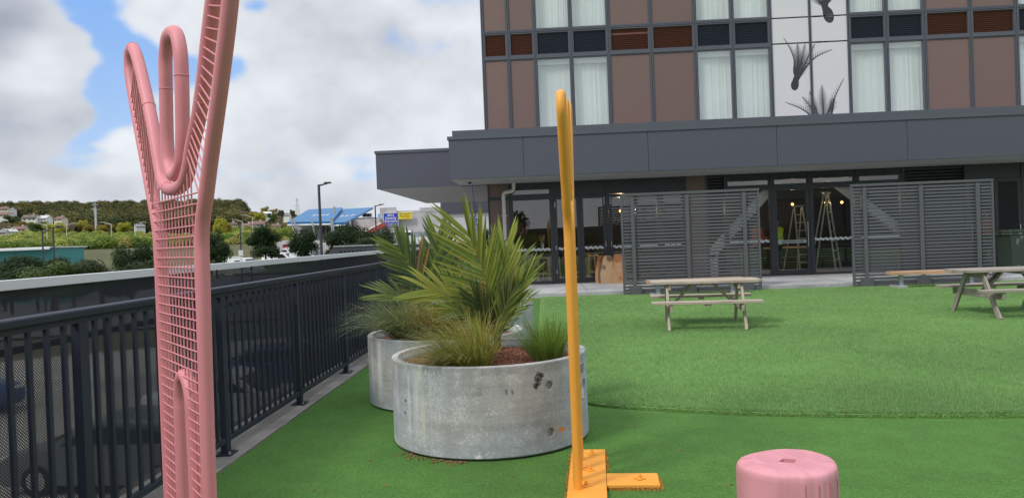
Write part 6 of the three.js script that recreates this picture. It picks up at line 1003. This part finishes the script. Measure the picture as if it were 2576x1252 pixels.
// near dark trees just beyond the balustrade (their feet stand in the car park)
makeTree('round dark tree left of the pink figure, beyond the white rail', 345, 720, 605, 130, 32, T.dark, 'dark trees beyond the balustrade', 'tree', true);
makeTree('bushy dark tree at the far left edge beyond the white rail', 10, 770, 637, 190, 27, T.dark, 'dark trees beyond the balustrade', 'tree', true);
makeTree('dark tree under the pair of lamp posts at far left', 95, 770, 642, 170, 28, T.darkWarm, 'dark trees beyond the balustrade', 'tree', true);
makeTree('dark green bushy tree between the far left trees and the round one', 185, 760, 640, 160, 27, T.dark, 'dark trees beyond the balustrade', 'tree', true);
makeTree('lighter leafy shrub left of the round dark tree', 255, 760, 642, 170, 25, T.darkWarm, 'dark trees beyond the balustrade', 'tree', true);
makeTree('low leafy shrub in front of the pale rail, second from the pink figure', 130, 770, 652, 190, 24, T.mid, 'dark trees beyond the balustrade', 'tree', true);
makeTree('low dark shrub close behind the rail next to the pink figure', 330, 760, 650, 160, 25, T.darkWarm, 'dark trees beyond the balustrade', 'tree', true);
makeTree('low dark shrub at the far left corner close behind the rail', 30, 780, 655, 170, 24, T.dark, 'dark trees beyond the balustrade', 'tree', true);
makeTree('dark tree touching the right side of the pink figure', 545, 690, 566, 92, 52, T.dark, 'dark trees along the road', 'tree', true);
makeTree('dark round tree between the sign post and the ute', 668, 664, 562, 98, 60, T.dark, 'dark trees along the road', 'tree', true);
makeTree('dark tree in front of the blue roof, left of the tall lamp post', 762, 664, 568, 92, 58, T.dark, 'dark trees along the road', 'tree', true);
makeTree('dark bushy tree right of the tall lamp post', 862, 668, 558, 118, 56, T.dark, 'dark trees along the road', 'tree', true);
makeTree('dark feathery tree below the blue doctors sign', 942, 660, 564, 130, 56, T.darkWarm, 'dark trees along the road', 'tree', true);
makeTree('dark shrub at the foot of the far column behind the barrier', 1222, 640, 575, 30, 60, T.dark, 'dark trees along the road');
// trees farther off; sunshine is put into their yellow and olive leaf colours
const far = 'trees among the houses on the slope';
for (const [l, x, y0, y1, w, d, m] of [
  ['broad yellow-green tree behind the pair of lamp posts', 142, 600, 557, 62, 230, T.yellow], ['bare brown tree left of the pylon', 186, 600, 551, 60, 235, T.bare], ['olive tree at the foot of the pylon, on its left', 222, 592, 560, 38, 240, T.olive], ['olive tree at the foot of the pylon, on its right', 262, 590, 560, 44, 240, T.olive], ['yellow-green tree left of the pink figure', 311, 588, 557, 44, 250, T.yellow], ['dark green tree below the white gabled house', 95, 588, 555, 56, 260, T.mid], ['dark tree at the left edge among the houses', 28, 560, 540, 40, 380, T.mid], ['brown bare tree at the left edge', 10, 590, 553, 46, 300, T.bare], ['olive tree below the left houses', 62, 575, 555, 40, 300, T.olive], ['light tree between yellow-green tree and pylon', 205, 572, 552, 28, 300, T.yellow],
  ['yellow-green tree right of the pink figure', 552, 605, 543, 48, 200, T.yellow], ['rounded olive tree right of the pink figure', 572, 606, 553, 32, 205, T.olive], ['bare tree right of the wooded hill', 608, 565, 522, 50, 320, T.bare], ['big round yellow-green tree on the slope', 654, 560, 531, 36, 260, T.yellow], ['grey-green tree on the skyline left of the white roof', 665, 545, 518, 28, 420, T.olive], ['dark conical tree right of the round yellow-green tree', 684, 560, 534, 24, 300, T.mid], ['dark conifer on the skyline', 707, 545, 526, 20, 400, T.conifer], ['round tree on the skyline left of the blue roof', 735, 545, 526, 16, 420, T.mid], ['olive tree on the skyline behind the white roof', 686, 542, 524, 26, 440, T.olive], ['bare tree below the skyline right of the round tree', 705, 560, 540, 30, 300, T.bare], ['yellow-green tree left of the round one', 628, 556, 532, 34, 330, T.olive], ['tree tops showing over the shop roof', 1083, 560, 522, 36, 170, T.olive], ['tree tops over the shop roof at the canopy edge', 1110, 560, 524, 40, 172, T.mid], ['small pale tree left of the blue roof building', 712, 600, 572, 40, 160, T.lime],
]) makeTree(l, x, y0 + 2, y1, w, d, m, far);
// trees and a building behind the viewer, which the glass mirrors
{
  const g = 'trees behind the viewer mirrored in the glazing', f = rng(811);
  for (let i = 0; i < 9; i++) { const x = -16 + i * 5.2 + rr(-1, 1, f), z = rr(24, 34, f), h = i === 2 ? 7 : rr(4.2, 5.4, f), w = rr(4.5, 7, f), t = thing('tree', 'tree behind the viewer, seen only mirrored in the glazing', 'tree', [x, -3.3, z], f() * 6, g); const c = part(t, 'crown', crowns[i % 3], T.dark); c.scale.set(w, h + 1, w); const tr = part(t, 'trunk', trunkGeo, M.bark); tr.scale.set(w, h, w); }
  const tb = thing('rear_building', 'taller dark building behind the viewer on the right, mirrored in the middle doors', 'building', [44, -3.4, 44]); part(tb, 'wall', bx(50, 9.4, 12, 0, 4.7, 0), mat(rgb(0.13, 0.13, 0.14), 0.8)); part(tb, 'roof', bx(50.6, 0.3, 12.6, 0, 9.56, 0), M.frame); for (let i = 0; i < 8; i++) part(tb, 'window', bx(3, 1.6, 0.1, -21 + i * 6, 6.6, -6.02), M.carGlass);
  const b = thing('rear_building', 'dark flat-roofed building behind the viewer, mirrored in the glazing', 'building', [5, -3.4, 40]); part(b, 'wall', bx(26, 5.6, 10, 0, 2.8, 0), mat(rgb(0.2, 0.2, 0.21), 0.8)); part(b, 'roof', bx(27, 0.3, 11, 0, 5.76, 0), M.frame); for (let i = 0; i < 5; i++) part(b, 'window', bx(2.6, 1.6, 0.1, -10 + i * 5, 4.4, -5.02), M.carGlass);
}

// ---------------------------------------------------------------- the wooded hill and the scrub, each read as one mass
{
  const clump = leafCloud({ n: 1000, lobes: [[0, 0.45, 0, 0.42, 0.36], [0.22, 0.55, 0.1, 0.26, 0.24], [-0.2, 0.6, -0.12, 0.28, 0.24], [0.02, 0.74, 0.05, 0.22, 0.2]], size: 0.042, seed: 901 });
  const mass = (name, label, category, spots, palette, m) => { const im = new THREE.InstancedMesh(clump, m, spots.length), o = new THREE.Object3D(), c = new THREE.Color(), f = rng(spots.length); spots.forEach(([p, w, h], i) => { o.position.copy(p); o.rotation.set(0, f() * 6.28, 0); o.scale.set(w, h, w); o.updateMatrix(); im.setMatrixAt(i, o.matrix); const q = palette[Math.floor(f() * palette.length)], k = rr(0.75, 1.25, f); im.setColorAt(i, c.setRGB(q[0] * k, q[1] * k, q[2] * k)); }); im.name = name; im.userData = { label, category, kind: 'stuff' }; shadows(im); scene.add(im); };
  const f = rng(31), base = leaf(1, 1, 1, 0.25, 0.97, 0.3), hill = [], band = [];
  const skyline = (x) => (x < 40 ? 532 : x < 150 ? lerp(528, 507, (x - 40) / 110) : x < 240 ? lerp(507, 509, (x - 150) / 90) : x < 400 ? lerp(509, 520, (x - 240) / 160) : x < 470 ? 524 : x < 560 ? lerp(524, 516, (x - 470) / 90) : lerp(516, 532, (x - 560) / 60));
  for (let i = 0; i < 2600; i++) { const x = rr(-260, 612, f), k = f(), d = lerp(360, 640, k), yTop = lerp(skyline(x) + 36, skyline(x), k) + rr(-2, 3.5, f), w = rr(9, 17, f), h = rr(8, 13, f); if (x < 40 && f() < 0.6) continue; if (x < 128 && k < 0.5) continue; const p = at(x, yTop, d); p.y = Math.max(p.y - h * 0.95, landHeight(p.x, p.z) - 1); hill.push([p, w, h]); }
  mass('woodland', 'dense dark evergreen woodland covering the far hill', 'woodland', hill, [[0.085, 0.095, 0.03], [0.12, 0.115, 0.035], [0.07, 0.085, 0.03], [0.15, 0.13, 0.04], [0.1, 0.105, 0.032]], base);  // hillside sunshine is put into the palette as lighter, warmer olive
  for (let i = 0; i < 1500; i++) { const x = rr(-260, 640, f), k = f(), d = lerp(168, 235, k), lo = x < 500 ? 613 : 620, hi = x < 40 ? 590 : x < 400 ? 580 : 588, yTop = lerp(lo - 8, hi, k) + rr(-2.5, 2.5, f), w = rr(3.4, 6.2, f), h = rr(2.6, 4.6, f), p = at(x, yTop, d); p.y = Math.max(p.y - h * 0.95, landHeight(p.x, p.z) - 1); band.push([p, w, h]); }
  for (let i = 0; i < 240; i++) { const x = rr(560, 760, f), k = f(), d = lerp(150, 230, k), yTop = lerp(617, 566, k) + rr(-2, 2, f), w = rr(3, 5.2, f), h = rr(2, 3.8, f), p = at(x, yTop, d); p.y = Math.max(p.y - h * 0.95, landHeight(p.x, p.z) - 1); band.push([p, w, h]); }
  mass('scrub', 'bright yellow-green scrub along the far side of the field', 'scrub', band, [[0.25, 0.31, 0.05], [0.18, 0.26, 0.045], [0.33, 0.36, 0.08], [0.38, 0.36, 0.1], [0.14, 0.22, 0.04]], base);  // sunlight on the slope painted in as brighter yellow-greens
  // suburb trees on the far ridge, left and right
  const sub = []; for (let i = 0; i < 260; i++) { const l = f() < 0.5, x = l ? rr(-260, 60, f) : rr(590, 800, f), k = f(), d = lerp(300, 620, k), yTop = l ? lerp(575, 531, k) : lerp(570, 533, k), w = rr(6, 11, f), h = rr(5, 8, f), p = at(x, yTop + rr(-2, 3, f), d); p.y = Math.max(p.y - h * 0.95, landHeight(p.x, p.z) - 1); sub.push([p, w, h]); }
  mass('suburb_trees', 'mixed garden trees between the distant houses', 'trees', sub, [[0.11, 0.11, 0.04], [0.2, 0.17, 0.06], [0.07, 0.09, 0.035], [0.24, 0.19, 0.1], [0.16, 0.18, 0.05]], base);
}

// ---------------------------------------------------------------- distant houses
function makeHouse(label, x, y, wPx, depth, wallC, roofC, turn, dormers = 0) {
  const p = at(x, y, depth), w = wPx / FOC * depth, h = w * 0.2, d = w * 0.7, t = thing('house', label, 'house', [p.x, p.y, p.z], turn, 'houses on the far slope');
  part(t, 'wall', bx(w, h + 3, d, 0, h / 2 - 1.5, 0), mat(wallC, 0.85));
  const s = new THREE.Shape(); s.moveTo(-d * 0.58, h); s.lineTo(0, h + d * 0.36); s.lineTo(d * 0.58, h); s.lineTo(d * 0.58, h - 0.15); s.lineTo(0, h + d * 0.36 - 0.3); s.lineTo(-d * 0.58, h - 0.15); s.closePath();
  const rf = part(t, 'roof', new THREE.ExtrudeGeometry(s, { depth: w * 1.06, bevelEnabled: false }).translate(0, 0, -w * 0.53).rotateY(Math.PI / 2), mat(roofC, 0.7));
  const gb = new THREE.Shape(); gb.moveTo(-d * 0.5, h); gb.lineTo(0, h + d * 0.3); gb.lineTo(d * 0.5, h); gb.closePath(); for (const e of [-1, 1]) part(t, 'gable', new THREE.ExtrudeGeometry(gb, { depth: 0.2, bevelEnabled: false }).translate(0, 0, -0.1).rotateY(Math.PI / 2).translate(e * w * 0.49, 0, 0), mat(wallC, 0.85));
  for (const k of [-0.3, 0.05, 0.32]) part(t, 'window', bx(w * 0.14, h * 0.45, 0.12, k * w, h * 0.5, d / 2 + 0.03), M.carGlass);
  part(rf, 'chimney', bx(0.5, 0.9, 0.5, w * 0.2, h + d * 0.36, 0), M.whiteWall);
  for (let i = 0; i < dormers; i++) { const q = part(t, 'dormer', bx(w * 0.13, h * 0.7, d * 0.3, (i - 0.5) * w * 0.42, h + d * 0.14, d * 0.32), M.white); part(q, 'pane', bx(w * 0.07, h * 0.42, 0.1, (i - 0.5) * w * 0.42, h + d * 0.14, d * 0.47 + 0.04), M.carGlass); }
}
const W1 = rgb(0.7, 0.7, 0.68), cream = rgb(0.6, 0.54, 0.44), roofB = rgb(0.12, 0.08, 0.065), roofG = rgb(0.22, 0.22, 0.23), roofR = rgb(0.19, 0.11, 0.09), pale = rgb(0.55, 0.55, 0.55);
makeHouse('white house with two dormers in a dark roof, below the wooded hill', 77, 555, 34, 330, W1, roofB, 0.15, 2);
makeHouse('white flat-fronted annex right of the dormered house', 110, 555, 30, 332, W1, pale, -0.1);
makeHouse('white gabled house at the left, above the scrub', 24, 588, 28, 240, W1, pale, 1.2);
makeHouse('grey roofed house left of the white gabled one', 2, 590, 28, 235, cream, roofG, 0.2);
makeHouse('brown roofed house right of the white gabled house', 50, 582, 30, 250, cream, roofR, 0.2);
makeHouse('tan house on the slope right of the dormered house', 152, 556, 26, 320, cream, roofR, -0.3);
makeHouse('white house beside the pink figure, above the scrub', 350, 574, 22, 240, W1, roofG, 0.8);
makeHouse('cream house on the ridge at the far left', 8, 530, 22, 480, cream, roofR, 0.3);
makeHouse('white house on the ridge right of the far left one', 28, 532, 18, 500, W1, roofG, -0.3);
makeHouse('pale house on the ridge near the wood edge', 44, 530, 14, 520, W1, roofB, 0.4);
makeHouse('white house low at the far left ridge', 14, 545, 26, 430, W1, roofR, 0.1);
makeHouse('white gabled house right of the pink figure', 582, 570, 24, 240, W1, roofB, 0.9);
makeHouse('grey gabled house with a red-brown roof on the slope', 648, 570, 32, 235, pale, roofR, 0.25);
makeHouse('red-roofed house left of the round yellow-green tree', 622, 572, 24, 245, cream, roofR, -0.3);
makeHouse('white roofed house on the skyline behind the round tree', 671, 541, 20, 360, W1, W1, 0.7);
makeHouse('small white and red house left of the blue roof', 694, 572, 20, 230, W1, roofR, 0.3);
makeHouse('pale house right of the conifer on the skyline', 722, 545, 16, 400, W1, roofG, -0.2);
renderer.render(scene, camera);
